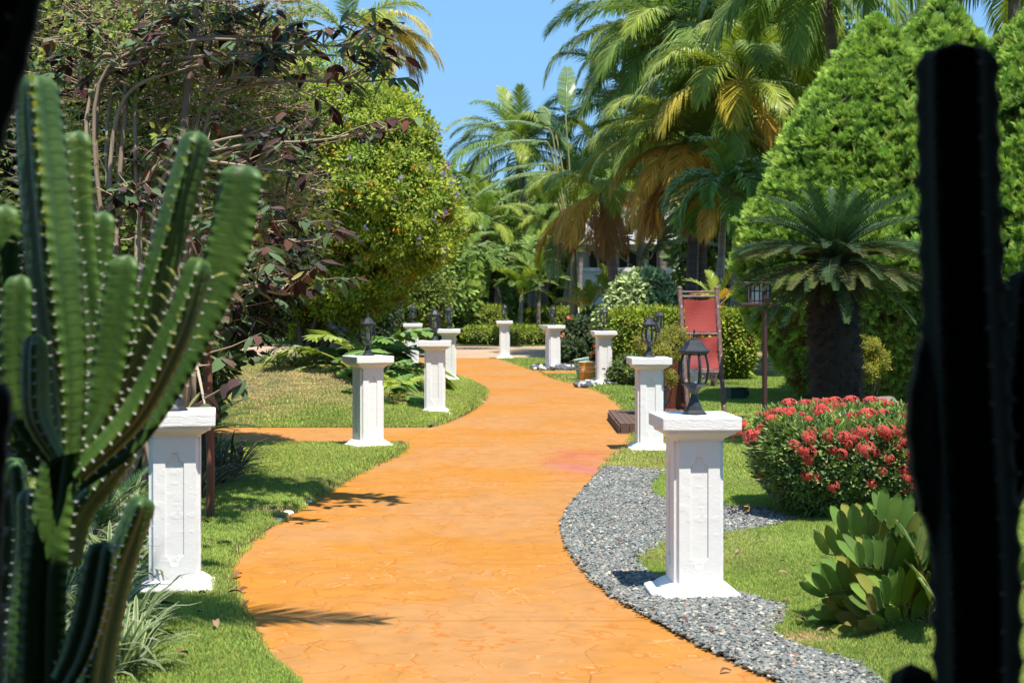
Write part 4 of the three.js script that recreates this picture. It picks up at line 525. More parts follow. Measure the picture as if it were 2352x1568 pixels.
// ---------------------------------------------------------------- bright conifers
{
  const spray = (seed) => { const r = rngOf(seed), gb = new GB(); for (let k = 0; k < 9; k++) { const a = r() * 6.28, e = .55 + .75 * r(), d = V3(Math.cos(a) * Math.cos(e), Math.sin(e), Math.sin(a) * Math.cos(e)), L = .75 + .45 * r(), pl = V3().crossVectors(d, rdir(r)).normalize(); for (let j = 0; j < 12; j++) { const q = j / 11, b = V3((r() - .5) * .1, -.15, (r() - .5) * .1).addScaledVector(d, L * q * .75); for (const s of j === 11 ? [0] : [-1, 1]) { const l = L * lerp(.42, .22, q) * (.8 + .4 * r()), dir = V3().copy(d).addScaledVector(pl, s * .62).add(rdir(r).multiplyScalar(.12)).normalize(), sd = V3().crossVectors(dir, V3().crossVectors(d, pl)).normalize().multiplyScalar(.017), g = lerp(.7, 1.25, q) * (.85 + .3 * r()), c = C(g, g, g), c2 = C(g * 1.25, g * 1.15, g); const A = gb.v(V3().copy(b).add(sd), c), B = gb.v(V3().copy(b).sub(sd), c), m = V3().copy(b).addScaledVector(dir, l * .6), D = gb.v(V3().copy(m).addScaledVector(sd, 1.3), c2), E = gb.v(V3().copy(m).addScaledVector(sd, -1.3), c2), T = gb.v(V3().copy(b).addScaledVector(dir, l).add(V3(0, .03, 0)), c2); gb.q(A, B, E, D); gb.t(D, E, T); } } } return gb.build(); };
  const sprays = [spray(1), spray(2), spray(3)];
  const conifer = (u, d, vTop, R, n, seed, label, lobes = 5) => { const x = (u - CU) / F * d, H = EYE + (HV - vTop) / F * d, t = thing('conifer', label, 'conifer tree', [x, 0, -d], 0, 'bright green conifers behind the lawn'), r = rngOf(seed), pts = [];
    const prof = (h) => h < .34 ? lerp(.42, 1, Math.pow(h / .34, .7)) : Math.pow(Math.max(0, 1 - Math.pow((h - .34) / .66, 1.25)), .8);
    const cl = []; for (let k = 0; k < n / 26; k++) cl.push([1 - Math.pow(r(), .62), r() * 6.283]); for (let k = 0; k < n; k++) { const q0 = cl[k % cl.length], in0 = r() < .22, h = in0 ? 1 - Math.pow(r(), .62) : clamp(q0[0] + (r() + r() - 1) * .085, 0, 1), a = in0 ? r() * 6.283 : q0[1] + (r() + r() - 1) * .13 / Math.max(.25, 1 - q0[0]), lob = .86 + .2 * Math.pow(.5 + .5 * Math.cos(a * lobes + h * 2 + seed), 1.5) + .22 * (bushN(a * .6 + seed, h * 2.2) - .5), inner = r() < .25 ? .55 + .3 * r() : 1 - .13 * r() * r(), rad = R * prof(h) * lob * inner; const y = H * (.03 + .95 * h) + (r() - .5) * .1; pts.push([V3(Math.cos(a) * rad, y, Math.sin(a) * rad), V3(Math.cos(a), h < .3 ? -.2 : .45, Math.sin(a)).normalize(), h]); }
    const sets = sprays.map(() => [[], []]); pts.forEach(([p, nn, h]) => { const k = Math.floor(r() * 3), dir = V3().copy(nn).addScaledVector(UPV, h > .25 ? 1.15 : .1).add(rdir(r).multiplyScalar(.25)).normalize(), low = h < .22, dead = low && r() < .2; sets[k][0].push(M4(p, Q(UPV, dir).multiply(spin(r() * 6.28)), (.15 + .10 * r()) * (low ? 1.2 : 1))); const v = r(); sets[k][1].push((dead ? mixC([.16, .10, .03], [.22, .15, .04], v) : mixC([.16, .31, .055], [.30, .43, .075], v)).multiplyScalar(.8 + .4 * r())); });
    sprays.forEach((g, k) => inst('crown', g, M.conifer, sets[k][0], sets[k][1], t));
    const gb = new GB(); tube(gb, [V3(0, -.05, 0), V3(.02, H * .5, 0), V3(0, H * .9, 0)], (q) => .13 * (1 - .85 * q), 7, C(.13, .075, .045)); for (let k = 0; k < 26; k++) { const a = r() * 6.28, y = H * (.08 + .6 * r()), L = R * .75 * (1 - y / H); tube(gb, [V3(0, y, 0), V3(Math.cos(a) * L * .6, y + L * .25, Math.sin(a) * L * .6), V3(Math.cos(a) * L, y + L * .65, Math.sin(a) * L)], (q) => .025 * (1 - .8 * q), 4, C(.13, .075, .045)); } mesh('trunk', gb.build(), M.bark, t); };
  M.conifer = leafMat(.97, .03, .3, { specularIntensity: .4 });
  conifer(2015, 22.5, 40, 2.3, 16000, 501, 'broad bright green conifer behind the dark cycad', 5);
  conifer(2165, 23.3, -8, 2.3, 12000, 502, 'bright green conifer whose peak shows left of the black column cactus', 6);
  conifer(2370, 22.3, 10, 2.0, 8000, 503, 'bright green conifer at the far edge behind the black column cactus', 5);
}
// ---------------------------------------------------------------- cycad with a thick dark trunk
{
  const d = 16, foot = (1918 - CU) / F * d, t = thing('sago_cycad', 'dark glossy cycad with two tiers of fronds on a thick shaggy trunk', 'cycad', [foot, 0, -d]), r = rngOf(91), top = P(1905, 598, d).y;
  const gb = new GB(); tube(gb, range(0, top, 34).map((y) => V3(.02 * Math.sin(y * 3), y, 0)), (q, k) => (.30 - .02 * q) * (k % 2 ? 1.07 : .93), 16, (q) => C(.024, .016, .012).multiplyScalar(.7 + .6 * r())); const tr = mesh('trunk', gb.build(), M.bark, t);
  const sc = new GB(); for (let k = 0; k < 900; k++) { const a = r() * 6.28, y = top * r(), dir = V3(Math.cos(a), .9 * (r() - .3), Math.sin(a)).normalize(); leaf(sc, V3(Math.cos(a) * .27, y, Math.sin(a) * .27), dir, UPV, .07 + .06 * r(), .035, mixC([.02, .014, .01], [.05, .034, .022], r())); } mesh('leaf_bases', sc.build(), M.bark, tr).userData.kind = 'stuff';
  const ring = (v, n, L, mat, y, off = 0) => { for (let k = 0; k < n; k++) { const m = mesh('frond', FR.sago[Math.min(5, v + (r() < .25 ? 1 : 0))], FM[mat], t); m.position.set(0, top + y, 0); m.rotation.set(0, off + k / n * 6.283 + (r() - .5) * .2, (r() - .5) * .2, 'YXZ'); m.scale.setScalar(L * (.92 + .16 * r())); } };
  ring(0, 8, .85, 'dark', .08); ring(1, 15, 1.0, 'dark', .08, .2); ring(2, 18, 1.15, 'dark', .06, .1); ring(3, 22, 1.15, 'dark', .0, .3); ring(3, 18, 1.1, 'olive', -.04, .1); ring(4, 26, 1.12, 'olive', -.08, .15); ring(4, 26, 1.05, 'dark', -.11, .0); ring(5, 24, .62, 'olive', -.13, .25);
}
// ---------------------------------------------------------------- leafy bushes, hedges
const smallLeaf = [clump(511, 22, .07, .034, { h: .18, spread: 1.2 }), clump(512, 22, .065, .03, { h: .22, spread: 1.3 }), clump(513, 20, .075, .036, { h: .15, spread: 1.4 })];
const bigLeaf = [clump(521, 16, .12, .07, { h: .28, spread: 1.2 }), clump(522, 16, .11, .06, { h: .3, spread: 1.2 })];
const hedgeLeaf = [clump(531, 18, .085, .04, { h: .2, spread: 1.1, lo: .1 }), clump(532, 18, .08, .038, { h: .2, spread: 1.2, lo: .1 })];
const paleLeaf = [clump(541, 16, .13, .07, { h: .2, spread: 1.1, col: (r, t, g) => r() < .6 ? C(1.9 * g, 1.75 * g, 1.9 * g) : C(.7 * g, .8 * g, .7 * g) }), clump(542, 16, .12, .065, { h: .22, spread: 1.1, col: (r, t, g) => r() < .6 ? C(1.9 * g, 1.75 * g, 1.9 * g) : C(.7 * g, .8 * g, .7 * g) })];
function dots(parent, pts, n, geo, mat, name, seed, s0, s1, colf, org = V3(0, 0, 0), filt) { const r = rngOf(seed), ms = [], cs = [], cand = filt ? pts.filter(filt) : pts; for (let k = 0; k < n && cand.length; k++) { const [p, nn] = cand[Math.floor(r() * cand.length)]; ms.push(M4(V3().subVectors(p, org).addScaledVector(nn, .08), Q(UPV, V3().copy(nn).addScaledVector(UPV, .3).normalize()), lerp(s0, s1, r()))); cs.push(colf(r)); } inst(name, geo, mat, ms, cs, parent); }
const plainHead = (seed, n) => { const r = rngOf(seed), gb = new GB(); for (let k = 0; k < n; k++) { const d = rdir(r); d.y = Math.abs(d.y); leaf(gb, V3(d.x * .4, d.y * .3, d.z * .4), V3(d.x, d.y + .2, d.z).normalize(), rdir(r), .7, .5, C(.8 + .4 * r(), .8 + .4 * r(), .8 + .4 * r())); } return gb.build(); };
const headG = plainHead(551, 9), berryG = (() => { const gs = []; const r = rngOf(552); for (let k = 0; k < 12; k++) { const g = new THREE.IcosahedronGeometry(.16, 0); g.translate((r() - .5) * .5, -k * .2, (r() - .5) * .5); gs.push(g); } return mergeGeometries(gs); })();
M.berry = new THREE.MeshStandardMaterial({ roughness: .4 });
{
  // golden dewdrop bush over the mound
  const ells = [e3(905, 440, 22, .95, 1.2, 1.1), e3(740, 400, 22.6, 1.5, 1.75, 1.4), e3(640, 600, 22.8, 1.25, 1.2, 1.0), e3(800, 640, 22.6, 1.0, .8, .9), e3(955, 500, 21.8, .58, .9, .8), e3(560, 330, 23, 1.6, 1.8, 1.3), e3(880, 330, 22.4, .7, .75, .8), e3(700, 700, 23.8, .55, .5, .5)];
  const bt = bush('dewdrop_bush', 'tall leafy bush with violet flowers and orange berries over the mound', 'bush', ells, 11500, smallLeaf, M.leaf, 1.0, varied([.15, .25, .022], [.42, .47, .035], .7), 601, { base: [-3.1, -22.6], depth: .5, bump: .5, up: .3, stems: 12, stemR: .05 });
  const pts = crownPoints(ells, 1500, 661, .02, .3).filter(([p, n]) => n.z > -.2), org = bt.position;
  dots(bt, pts, 110, headG, M.petal, 'violet_flowers', 662, .05, .09, (r) => mixC([.34, .27, .62], [.55, .46, .80], r()), org);
  dots(bt, pts, 190, berryG, M.berry, 'orange_berries', 663, .05, .085, (r) => mixC([.62, .20, .01], [.66, .33, .03], r()), org, ([p]) => p.y < 4.2);
  // dark shrubs that close the left
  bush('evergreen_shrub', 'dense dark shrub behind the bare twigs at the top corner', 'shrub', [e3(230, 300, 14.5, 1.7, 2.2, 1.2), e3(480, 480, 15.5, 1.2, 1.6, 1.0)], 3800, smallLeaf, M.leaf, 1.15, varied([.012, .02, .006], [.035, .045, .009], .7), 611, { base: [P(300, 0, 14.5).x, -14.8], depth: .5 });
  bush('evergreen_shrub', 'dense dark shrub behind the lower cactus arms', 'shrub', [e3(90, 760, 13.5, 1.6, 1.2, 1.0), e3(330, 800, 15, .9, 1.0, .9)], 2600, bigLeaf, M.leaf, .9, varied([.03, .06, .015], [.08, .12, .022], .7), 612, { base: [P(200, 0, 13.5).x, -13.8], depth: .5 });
  // left middle distance
  bush('juniper', 'dark feathery juniper behind the fern clump', 'bush', [e3(850, 690, 29, .55, .8, .55), e3(835, 640, 29.5, .5, .6, .5)], 1500, smallLeaf, M.leafMatte, .8, varied([.025, .06, .02], [.05, .095, .028], .5), 613, {});
  bush('hibiscus_bush', 'dark leafy hibiscus behind the pillar at the road', 'bush', [e3(945, 690, 39, .95, .9, .8), e3(905, 640, 40, .9, .7, .8), e3(990, 660, 41, .5, .5, .5)], 2200, bigLeaf, M.leaf, 1.0, varied([.08, .15, .02], [.20, .26, .03], .7), 614, {});
  const hp = (u0, u1, v0, d, dz, n, seed, label, o = {}) => { const X = (u) => (u - CU) / F * d; return hedge(o.name ?? 'clipped_hedge', label, 'hedge', X(u0), X(u1), -d - dz, -d, EYE - (v0 - HV) / F * d, n, o.geos ?? hedgeLeaf, o.mat ?? M.leaf, o.s ?? 1.2, o.col ?? varied([.13, .22, .028], [.36, .42, .04], .6), seed, { round: .3, stemS: 1.5, ...o }); };
  const red = (r) => mixC([.60, .05, .03], [.70, .12, .06], r());
  for (const [a, n, s] of [[hp(958, 1152, 712, 49.6, 2.2, 3000, 621, 'taller rounded hedge with a few red flowers beyond the road'), 45, 6], [hp(1072, 1405, 760, 47.9, 1.0, 2800, 622, 'low clipped hedge with red flowers along the far road edge'), 60, 6], [hp(1200, 1420, 716, 52, 1.6, 2000, 623, 'hedge behind the dark palm trunk beyond the road'), 14, 6], [hp(1408, 1735, 722, 28, 1.6, 5200, 624, 'bright green hedge behind the pillar and red board', { s: .9, col: varied([.16, .26, .026], [.42, .48, .04], .6) }), 34, 4]]) dots(a[0], a[1].map(([p, q]) => [p, q]), n, headG, M.petal, 'red_flowers', 630 + n, .055, .11, red, V3(0, 0, 0), ([p, q]) => q.z > .5 || q.y > .8);
  bush('variegated_bush', 'rounded pale variegated bush behind the lantern', 'bush', [e3(1480, 712, 30.4, .80, .72, .6), e3(1420, 755, 30.4, .45, .45, .45), e3(1530, 735, 30.5, .5, .6, .45)], 1900, paleLeaf, M.leafMatte, .85, varied([.20, .28, .09], [.30, .36, .14], .4), 615, { depth: .3 });
  const hb = bush('orange_hibiscus', 'dark hibiscus with orange flowers between two pillars', 'bush', [e3(1330, 785, 35, .42, .52, .45), e3(1365, 760, 36, .35, .45, .4), e3(1310, 815, 34, .3, .3, .3)], 700, bigLeaf, M.leaf, .8, varied([.025, .055, .014], [.06, .10, .02], .6), 616, {});
  dots(hb, crownPoints([e3(1330, 785, 34.9, .46, .55, .5)], 90, 664, .02).filter(([p, n]) => n.z > .1), 12, headG, M.petal, 'orange_flowers', 665, .08, .12, (r) => mixC([.7, .16, .04], [.75, .3, .15], r()), hb.position);
  bush('low_shrub', 'low green shrub with small orange flowers beside the bucket pillar', 'shrub', [e3(1455, 855, 26.6, .42, .26, .35), e3(1480, 862, 26.2, .3, .2, .3)], 420, hedgeLeaf, M.leaf, .8, varied([.05, .11, .02], [.14, .19, .03], .6), 617, {});
  bush('golden_shrub', 'small golden green shrub in front of the conifer by the boulder', 'shrub', [e3(1995, 800, 18.5, .16, .12, .16), e3(2012, 830, 18.5, .17, .12, .16), e3(1990, 850, 18.4, .14, .14, .14)], 420, smallLeaf, M.leaf, .42, varied([.22, .24, .02], [.38, .34, .03], .4), 618, { depth: .6, stemR: .012 });
  // far trees that close the view
  const far = [[960, 585, 66, 3.4, 2.6], [1060, 560, 70, 3.2, 3.0], [1150, 590, 72, 3.4, 2.6], [1250, 560, 74, 3.6, 3.2], [1360, 500, 88, 3.6, 3.6], [1490, 440, 90, 4.2, 5.4], [1610, 430, 92, 4.4, 5.6], [1735, 400, 52, 2.2, 4.2], [1830, 300, 44, 2.4, 4.2], [860, 560, 50, 2.6, 3.0]];
  const fl = ['broad far tree behind the hibiscus', 'far tree over the taller hedge', 'far tree behind the leaning palm', 'far tree behind the dark trunk', 'far tree over the white wall', 'far dark tree behind the banana leaves', 'far dark tree behind the hanging orange fronds', 'far tree behind the red board', 'far tree above the left slope of the conifer', 'far tree beyond the dewdrop bush'];
  far.forEach(([u, v, d, R, H], i) => { const p = P(u, v, d); bush('far_tree', fl[i], 'tree', [[p.x, p.y, p.z, R, H, R * .8], [p.x - R * .5, p.y * .55, p.z + .6, R * .8, p.y * .5, R * .6], [p.x + R * .5, p.y * .5, p.z + .6, R * .8, p.y * .48, R * .6]], 1500, bigLeaf, M.leaf, 2.6, varied([.08, .15, .024], [.20, .29, .04], .7), 701 + i * 5, { group: 'trees closing the view', stems: 9, stemR: .14, depth: .45 }); });
}
// ---------------------------------------------------------------- purple leaved shrub and bare twigs at the left
{
  const r = rngOf(801), base = V3(-2.15, .05, -10.7), t = thing('purple_shrub', 'sprawling shrub with drooping purple and green leaves arching over the lawn', 'shrub', [base.x, base.y, base.z]);
  const targets = [[940, 178, 10.9], [930, 130, 11.2], [880, 300, 10.4], [800, 60, 11.2], [770, 250, 10.6], [640, 120, 11], [700, 400, 10.3], [660, 320, 10.8], [560, 540, 10.2], [745, 655, 10.0], [690, 560, 10.3], [350, 60, 11.2], [560, 30, 11.5], [180, 200, 11.2], [260, 480, 10.6], [450, -40, 11.4], [470, 930, 8.3], [560, 690, 9.9], [850, 110, 10.6], [620, 650, 9.8], [700, -180, 10.7], [800, -190, 10.6], [900, -180, 10.5], [1000, -150, 10.4], [1090, -150, 10.3], [620, -190, 10.8], [850, -190, 10.3], [960, -220, 10.2], [720, -210, 10.4], [560, -240, 10.7], [1130, -210, 10.2]];
  const br = new GB(), ends = [], col = () => mixC([.20, .14, .09], [.40, .31, .22], r());
  const nodes = [[330, 420, 11.0], [430, 560, 10.6], [270, 190, 11.2], [450, 770, 10.2], [460, 250, 11.2], [470, -170, 11.3]].map((q) => P(...q).sub(base));
  tube(br, curvePts([V3(-.35, -.05, -.3), V3(nodes[5].x * .9 - .2, nodes[5].y * .5, nodes[5].z * .8), nodes[5]], 20), (q) => .045 * (1 - .5 * q), 8, mixC([.14, .09, .06], [.22, .15, .10], .5));
  targets.forEach(([u, v, d]) => { const e = P(u, v, d).sub(base), nd0 = nodes.reduce((b, q) => Math.abs(q.y - e.y + .1) + .3 * Math.abs(q.x - e.x) < Math.abs(b.y - e.y + .1) + .3 * Math.abs(b.x - e.x) ? q : b), nd = V3().copy(nd0).add(rdir(r).multiplyScalar(.16)), m1 = V3().lerpVectors(nd, e, .35).add(V3(0, .06 + .12 * r(), .08 * r())), m2 = V3().lerpVectors(nd, e, .7).add(V3(0, .02 + .1 * r(), .06 * (r() - .5))), b0 = V3((r() - .5) * .3 - .3, -.05, -.2 + (r() - .5) * .2), up5 = nd0 === nodes[5], pts = up5 ? curvePts([nd0, nd, m1, m2, e], 34) : curvePts([b0, V3(nd.x * .75 - .12 + (r() - .5) * .15, nd.y * .5, nd.z * .6 - .05), nd, m1, m2, e], 34).slice(0), c = col(), R = .020 + .008 * r(); tube(br, pts, (q) => R * (1 - .78 * q), 5, c); const hi = v < -60 ? 2 : 1; ends.push([e, V3().subVectors(pts[34], pts[32]).normalize(), 8 * hi]);
    for (let k = 0; k < 13; k++) { const i = 13 + Math.floor(r() * 21), b = pts[i], tan = V3().subVectors(pts[Math.min(34, i + 1)], pts[i - 1]).normalize(), dir = V3().copy(tan).add(rdir(r).multiplyScalar(.9)).normalize(); dir.y = Math.abs(dir.y) * .5; const L = .15 + .4 * r(), e2 = V3().copy(b).addScaledVector(dir, L).add(V3(0, .05, 0)); tube(br, [b, V3().lerpVectors(b, e2, .5).add(rdir(r).multiplyScalar(.03)), e2], (q) => .006 * (1 - .6 * q), 4, col(), false); ends.push([e2, dir, (3 + Math.floor(r() * 4)) * hi]); } });
  mesh('branches', br.build(), M.twig, t);
  const lg = [0, 1].map((k) => { const gb = new GB(), q = rngOf(820 + k); let pr = null; for (const [z, w] of [[0, .03], [.18, .30], [.38, .42], [.6, .38], [.8, .22], [1, .01]]) { const y = -.18 * z * z, g = .9 + .2 * q(), c = C(g, g, g), v = [gb.v(V3(-w * .5, y + .04, z), c), gb.v(V3(0, y, z), c), gb.v(V3(w * .5, y + .04, z), c)]; if (pr) { gb.q(pr[0], v[0], v[1], pr[1]); gb.q(pr[1], v[1], v[2], pr[2]); } pr = v; } return gb.build(); });
  const lm = [[.030, .009, .007], [.055, .014, .009], [.10, .18, .07], [.14, .23, .075], [.13, .045, .022], [.36, .32, .08]].map((c) => new THREE.MeshPhysicalMaterial({ color: C(...c), roughness: .95, transmission: .3, thickness: 0, clearcoat: .05, specularIntensity: .5, clearcoatRoughness: .4, side: THREE.DoubleSide, vertexColors: true }));
  const rest = []; let n = 0;
  for (const [e, dir, k] of ends) for (let j = 0; j < k; j++) { const a = r() * 6.28, d = V3(Math.cos(a), -.25 - .6 * r(), Math.sin(a)).addScaledVector(dir, .7).normalize(), s = .10 + .075 * r(), up = V3().copy(UPV).add(rdir(r).multiplyScalar(.4)), x = V3().crossVectors(up, d).normalize(), y = V3().crossVectors(d, x), w = V3().addVectors(e, t.position), u = CU + w.x / -w.z * F, v = HV - (w.y - EYE) / -w.z * F, q = r(), mi = q < .20 ? 0 : q < .40 ? 1 : q < .64 ? 2 : q < .86 ? 3 : q < .97 ? 4 : 5; const mat = new THREE.Matrix4().makeBasis(x, y, d).scale(V3(s, s, s)).setPosition(V3().copy(e).addScaledVector(dir, -.03 * j).add(rdir(r).multiplyScalar(.012)));
    if (n < 300 && u > 350 && v > -20) { n++; const m = mesh('leaf', lg[n % 2], lm[mi], t); mat.decompose(m.position, m.quaternion, m.scale); } else rest.push([mat, C(...[[.030, .009, .007], [.055, .014, .009], [.075, .13, .05], [.10, .165, .055], [.11, .04, .02], [.30, .26, .06]][mi])]); }
  inst('leaves', lg[0], M.leaf, rest.map((x) => x[0]), rest.map((x) => x[1]), t);
  // tangle of bare twigs with small leaves
  const tb = V3(P(330, 0, 11.8).x, 0, -11.9), tt = thing('twiggy_shrub', 'tangled shrub of bare tan twigs with sparse yellow green leaves', 'shrub', [tb.x, .05, tb.z]), tg = new GB(), tips = [];
  const vol = [e3(300, 250, 11.8, 1.05, 1.25, .7), e3(520, 330, 12.0, .75, .95, .6), e3(420, 60, 12, 1.0, .9, .6), e3(180, 60, 11.8, .7, .9, .6), e3(330, 560, 11.6, .8, .6, .5), e3(560, 120, 12, .5, .5, .5), e3(580, 480, 11.6, .5, .4, .4)];
  for (let k = 0; k < 9; k++) { const e = vol[k % 7], tip = V3(e[0] + (r() - .5) * e[3], e[1] + r() * e[4] * .7, e[2] + (r() - .5) * .4).sub(tb); tube(tg, curvePts([V3((r() - .5) * .5, -.05, (r() - .5) * .4), V3(tip.x * .5 + (r() - .5) * .3, tip.y * .5, tip.z * .5), tip], 10), (q) => .028 * (1 - .75 * q), 6, mixC([.24, .16, .09], [.34, .24, .14], r())); }
  for (let k = 0; k < 3600; k++) { const e = vol[Math.floor(r() * 7)], q = rdir(r).multiplyScalar(Math.pow(r(), .45)), a = V3(e[0] + q.x * e[3], e[1] + q.y * e[4], e[2] + q.z * e[5]).sub(tb); const d = rdir(r); d.y = d.y * .4 + .08; d.x = d.x * 1.5 + .3; d.normalize(); const L = .15 + .5 * r() * r(), m = V3().copy(a).addScaledVector(d, L * .5).add(rdir(r).multiplyScalar(L * .1)), b = V3().copy(a).addScaledVector(d, L).add(rdir(r).multiplyScalar(L * .12)); const R = .0022 + .0045 * r() * r(); tube(tg, [a, m, b], (s) => R * (1 - .5 * s), 3, mixC([.24, .12, .075], [.66, .50, .37], r()), false); if (r() < .24) tips.push([V3().addVectors(b, tb), d.clone()]); }
  mesh('twigs', tg.build(), M.twig, tt).userData.kind = 'stuff';
  const tiny = [clump(831, 7, .05, .028, { h: .08, spread: .8 }), clump(832, 6, .055, .03, { h: .1, spread: .9 })];
  crown(tt, 'leaves', [...tips, ...crownPoints(vol, 800, 833, .6)], tiny, M.leaf, 1, varied([.10, .19, .04], [.34, .37, .04], .6), 834, .2, V3(tb.x, .05, tb.z));
}
// ---------------------------------------------------------------- strap leaved plants, ferns, cycads on the left
function strapGeo(seed, n, L, w, col, edge) { const r = rngOf(seed), gb = new GB(); for (let k = 0; k < n; k++) { const a = k * 2.399 + r(), l = L * (.6 + .5 * r()), e0 = .9 + .6 * r() - .5 * (k / n), side = V3(-Math.sin(a), 0, Math.cos(a)), pts = []; let p = V3(Math.cos(a) * .015, 0, Math.sin(a) * .015), e = e0; for (let j = 0; j <= 6; j++) { pts.push(p.clone()); e = e0 - 1.5 * Math.pow(j / 6, 1.5) * (.6 + .7 * r()); p = p.clone().add(V3(Math.cos(a) * Math.cos(e), Math.sin(e), Math.sin(a) * Math.cos(e)).multiplyScalar(l / 6)); } const g = .75 + .5 * r(), cc = mixC(col[0], col[1], r()).multiplyScalar(g), ce = edge ? C(...edge).multiplyScalar(g) : cc; let pr = null;
  pts.forEach((q, j) => { const ww = w * Math.pow(Math.sin(Math.PI * clamp(j / 6 * .85 + .14, 0, 1)), .6) * .5, v = [gb.v(V3().copy(q).addScaledVector(side, ww), ce), gb.v(V3().copy(q).addScaledVector(side, ww * .45), cc), gb.v(V3().copy(q).add(V3(0, -ww * .3, 0)), cc), gb.v(V3().copy(q).addScaledVector(side, -ww * .45), cc), gb.v(V3().copy(q).addScaledVector(side, -ww), ce)]; if (pr) for (let i = 0; i < 4; i++) gb.q(pr[i], pr[i + 1], v[i + 1], v[i]); pr = v; }); } return gb.build(); }
{
  const vg = [1, 2, 3].map((k) => strapGeo(840 + k, 26, .42, .024, [[.08, .15, .03], [.12, .19, .05]], [.55, .55, .30]));
  const dk = [1, 2].map((k) => strapGeo(850 + k, 34, .55, .022, [[.025, .04, .018], [.06, .075, .03]], [.10, .11, .05]));
  const plant = (name, label, geo, u, v, s, group, dd) => { const d = dd ?? GD(v), x = (u - CU) / F * d, m = tag(mesh(name, geo, M.leaf), label, 'plant', group); m.position.set(x, groundY(x, -d) - .01, -d); m.rotation.y = u * .37; m.scale.setScalar(s); return m; };
  const lowSpots = [[210, 1560], [270, 1540], [150, 1500], [235, 1470], [300, 1450], [190, 1420], [260, 1400], [140, 1380], [225, 1360], [290, 1330], [180, 1310], [250, 1290], [310, 1275], [215, 1250], [280, 1220], [160, 1220], [320, 1190], [240, 1180], [300, 1150], [330, 1225], [120, 1290], [90, 1440], [310, 1530], [60, 1380], [100, 1560]];
  lowSpots.forEach(([u, v], i) => plant('variegated_lily', 'striped green and cream strap leaved plant below the cactus', vg[i % 3], u, v + 40, .8 + .35 * ((i * 37 % 10) / 10), 'striped strap plants below the cactus'));
  [[478, 1145], [505, 1130], [530, 1112], [470, 1120], [500, 1100], [545, 1095], [455, 1165]].forEach(([u, v], i) => plant('dark_flax', 'dark narrow leaved clump on the shaded lawn behind the pillar', dk[i % 2], u, v, .95, 'dark narrow clumps behind the cactus pillar'));
  [[638, 850], [662, 846], [690, 852], [705, 838], [722, 850], [650, 835], [675, 830], [735, 842], [615, 852]].forEach(([u, v], i) => plant('spider_plant', 'pale striped grassy clump on top of the lawn mound', vg[i % 3], u, 0, 1.05, 'pale striped clumps on the mound', 21.6 + (i % 3) * .35));
  // fern clump behind the corner pillar
  const fern = (label, u, d, n, L, mat, seed) => { const x = (u - CU) / F * d, y = groundY(x, -d), t = thing('fern_clump', label, 'fern', [x, y, -d], 0, 'lacy ferns behind the corner pillar'), r = rngOf(seed); for (let k = 0; k < n; k++) { const m = mesh('frond', FR.fern[k % 3], r() < .7 ? FM[mat] : FM.lime, t); m.position.set((r() - .5) * .3, .02, (r() - .5) * .3); m.rotation.set(0, k * 2.399 + r() * .4, (r() - .5) * .5, 'YXZ'); m.scale.setScalar(L * (.75 + .5 * r())); } };
  fern('lacy fern clump tallest behind the corner lantern', 835, 21.8, 28, 1.15, 'deep', 861); fern('lacy fern clump right of the corner lantern', 868, 21.2, 20, .6, 'deep', 862); fern('lacy fern clump left of the corner lantern on the mound', 785, 24.4, 22, .65, 'green', 863); fern('low lacy fern clump at the foot of the corner pillar', 892, 20.0, 12, .5, 'deep', 864);
  const cyc = (label, u, d, y, n, L, seed) => { const x = (u - CU) / F * d, t = thing('low_cycad', label, 'cycad', [x, groundY(x, -d), -d], 0, 'low cycads on the left'), r = rngOf(seed); const gb = new GB(); tube(gb, [V3(0, -.05, 0), V3(0, y * .5, 0), V3(0, y, 0)], .12, 8, C(.06, .045, .03)); mesh('trunk', gb.build(), M.bark, t); for (let k = 0; k < n; k++) { const m = mesh('frond', FR.sago[k % 6], FM.dark, t); m.position.set(0, y, 0); m.rotation.set(0, k * 2.399, 0, 'YXZ'); m.scale.setScalar(L * (.9 + .2 * r())); } };
  cyc('dark cycad between dewdrop bush and ferns', 720, 25.0, .7, 30, 1.15, 871); cyc('dark cycad on the lawn just behind the cactus pillar', 470, 13.6, .3, 28, .5, 872); cyc('dark cycad low behind the cactus beside the striped plants', 230, 9.3, .1, 26, .55, 873);
  // reddish stake
  const st = P(480, 955, 10.3), g = new GB(); tube(g, range(0, 1.35, 8).map((y) => V3(.01 * Math.sin(y * 4), y - .05, 0)), .03, 8, C(.16, .065, .035)); const m = tag(mesh('wooden_stake', g.build(), M.bark), 'reddish wooden stake standing behind the cactus pillar', 'stake'); m.position.set(st.x, 0, st.z);
}
// overhanging palm outside the frame whose frond shadows fall on the near path
palm({ label: 'coconut palm beyond the frame whose frond shades the near path', d: 6.05, foot: -640, crown: [-600, -420], seed: 905, r: .12, rings: [['sago', 3, 'green', 1, 3.4, 88, 88], ['sago', 3, 'green', 1, 3.1, 93, 93], ['coco', 3, 'green', 1, 3.2, 90, 90], ['coco', 2, 'green', 3, 2.0, 200, 240], ['coco', 3, 'green', 4, 2.0, 230, 330]] });
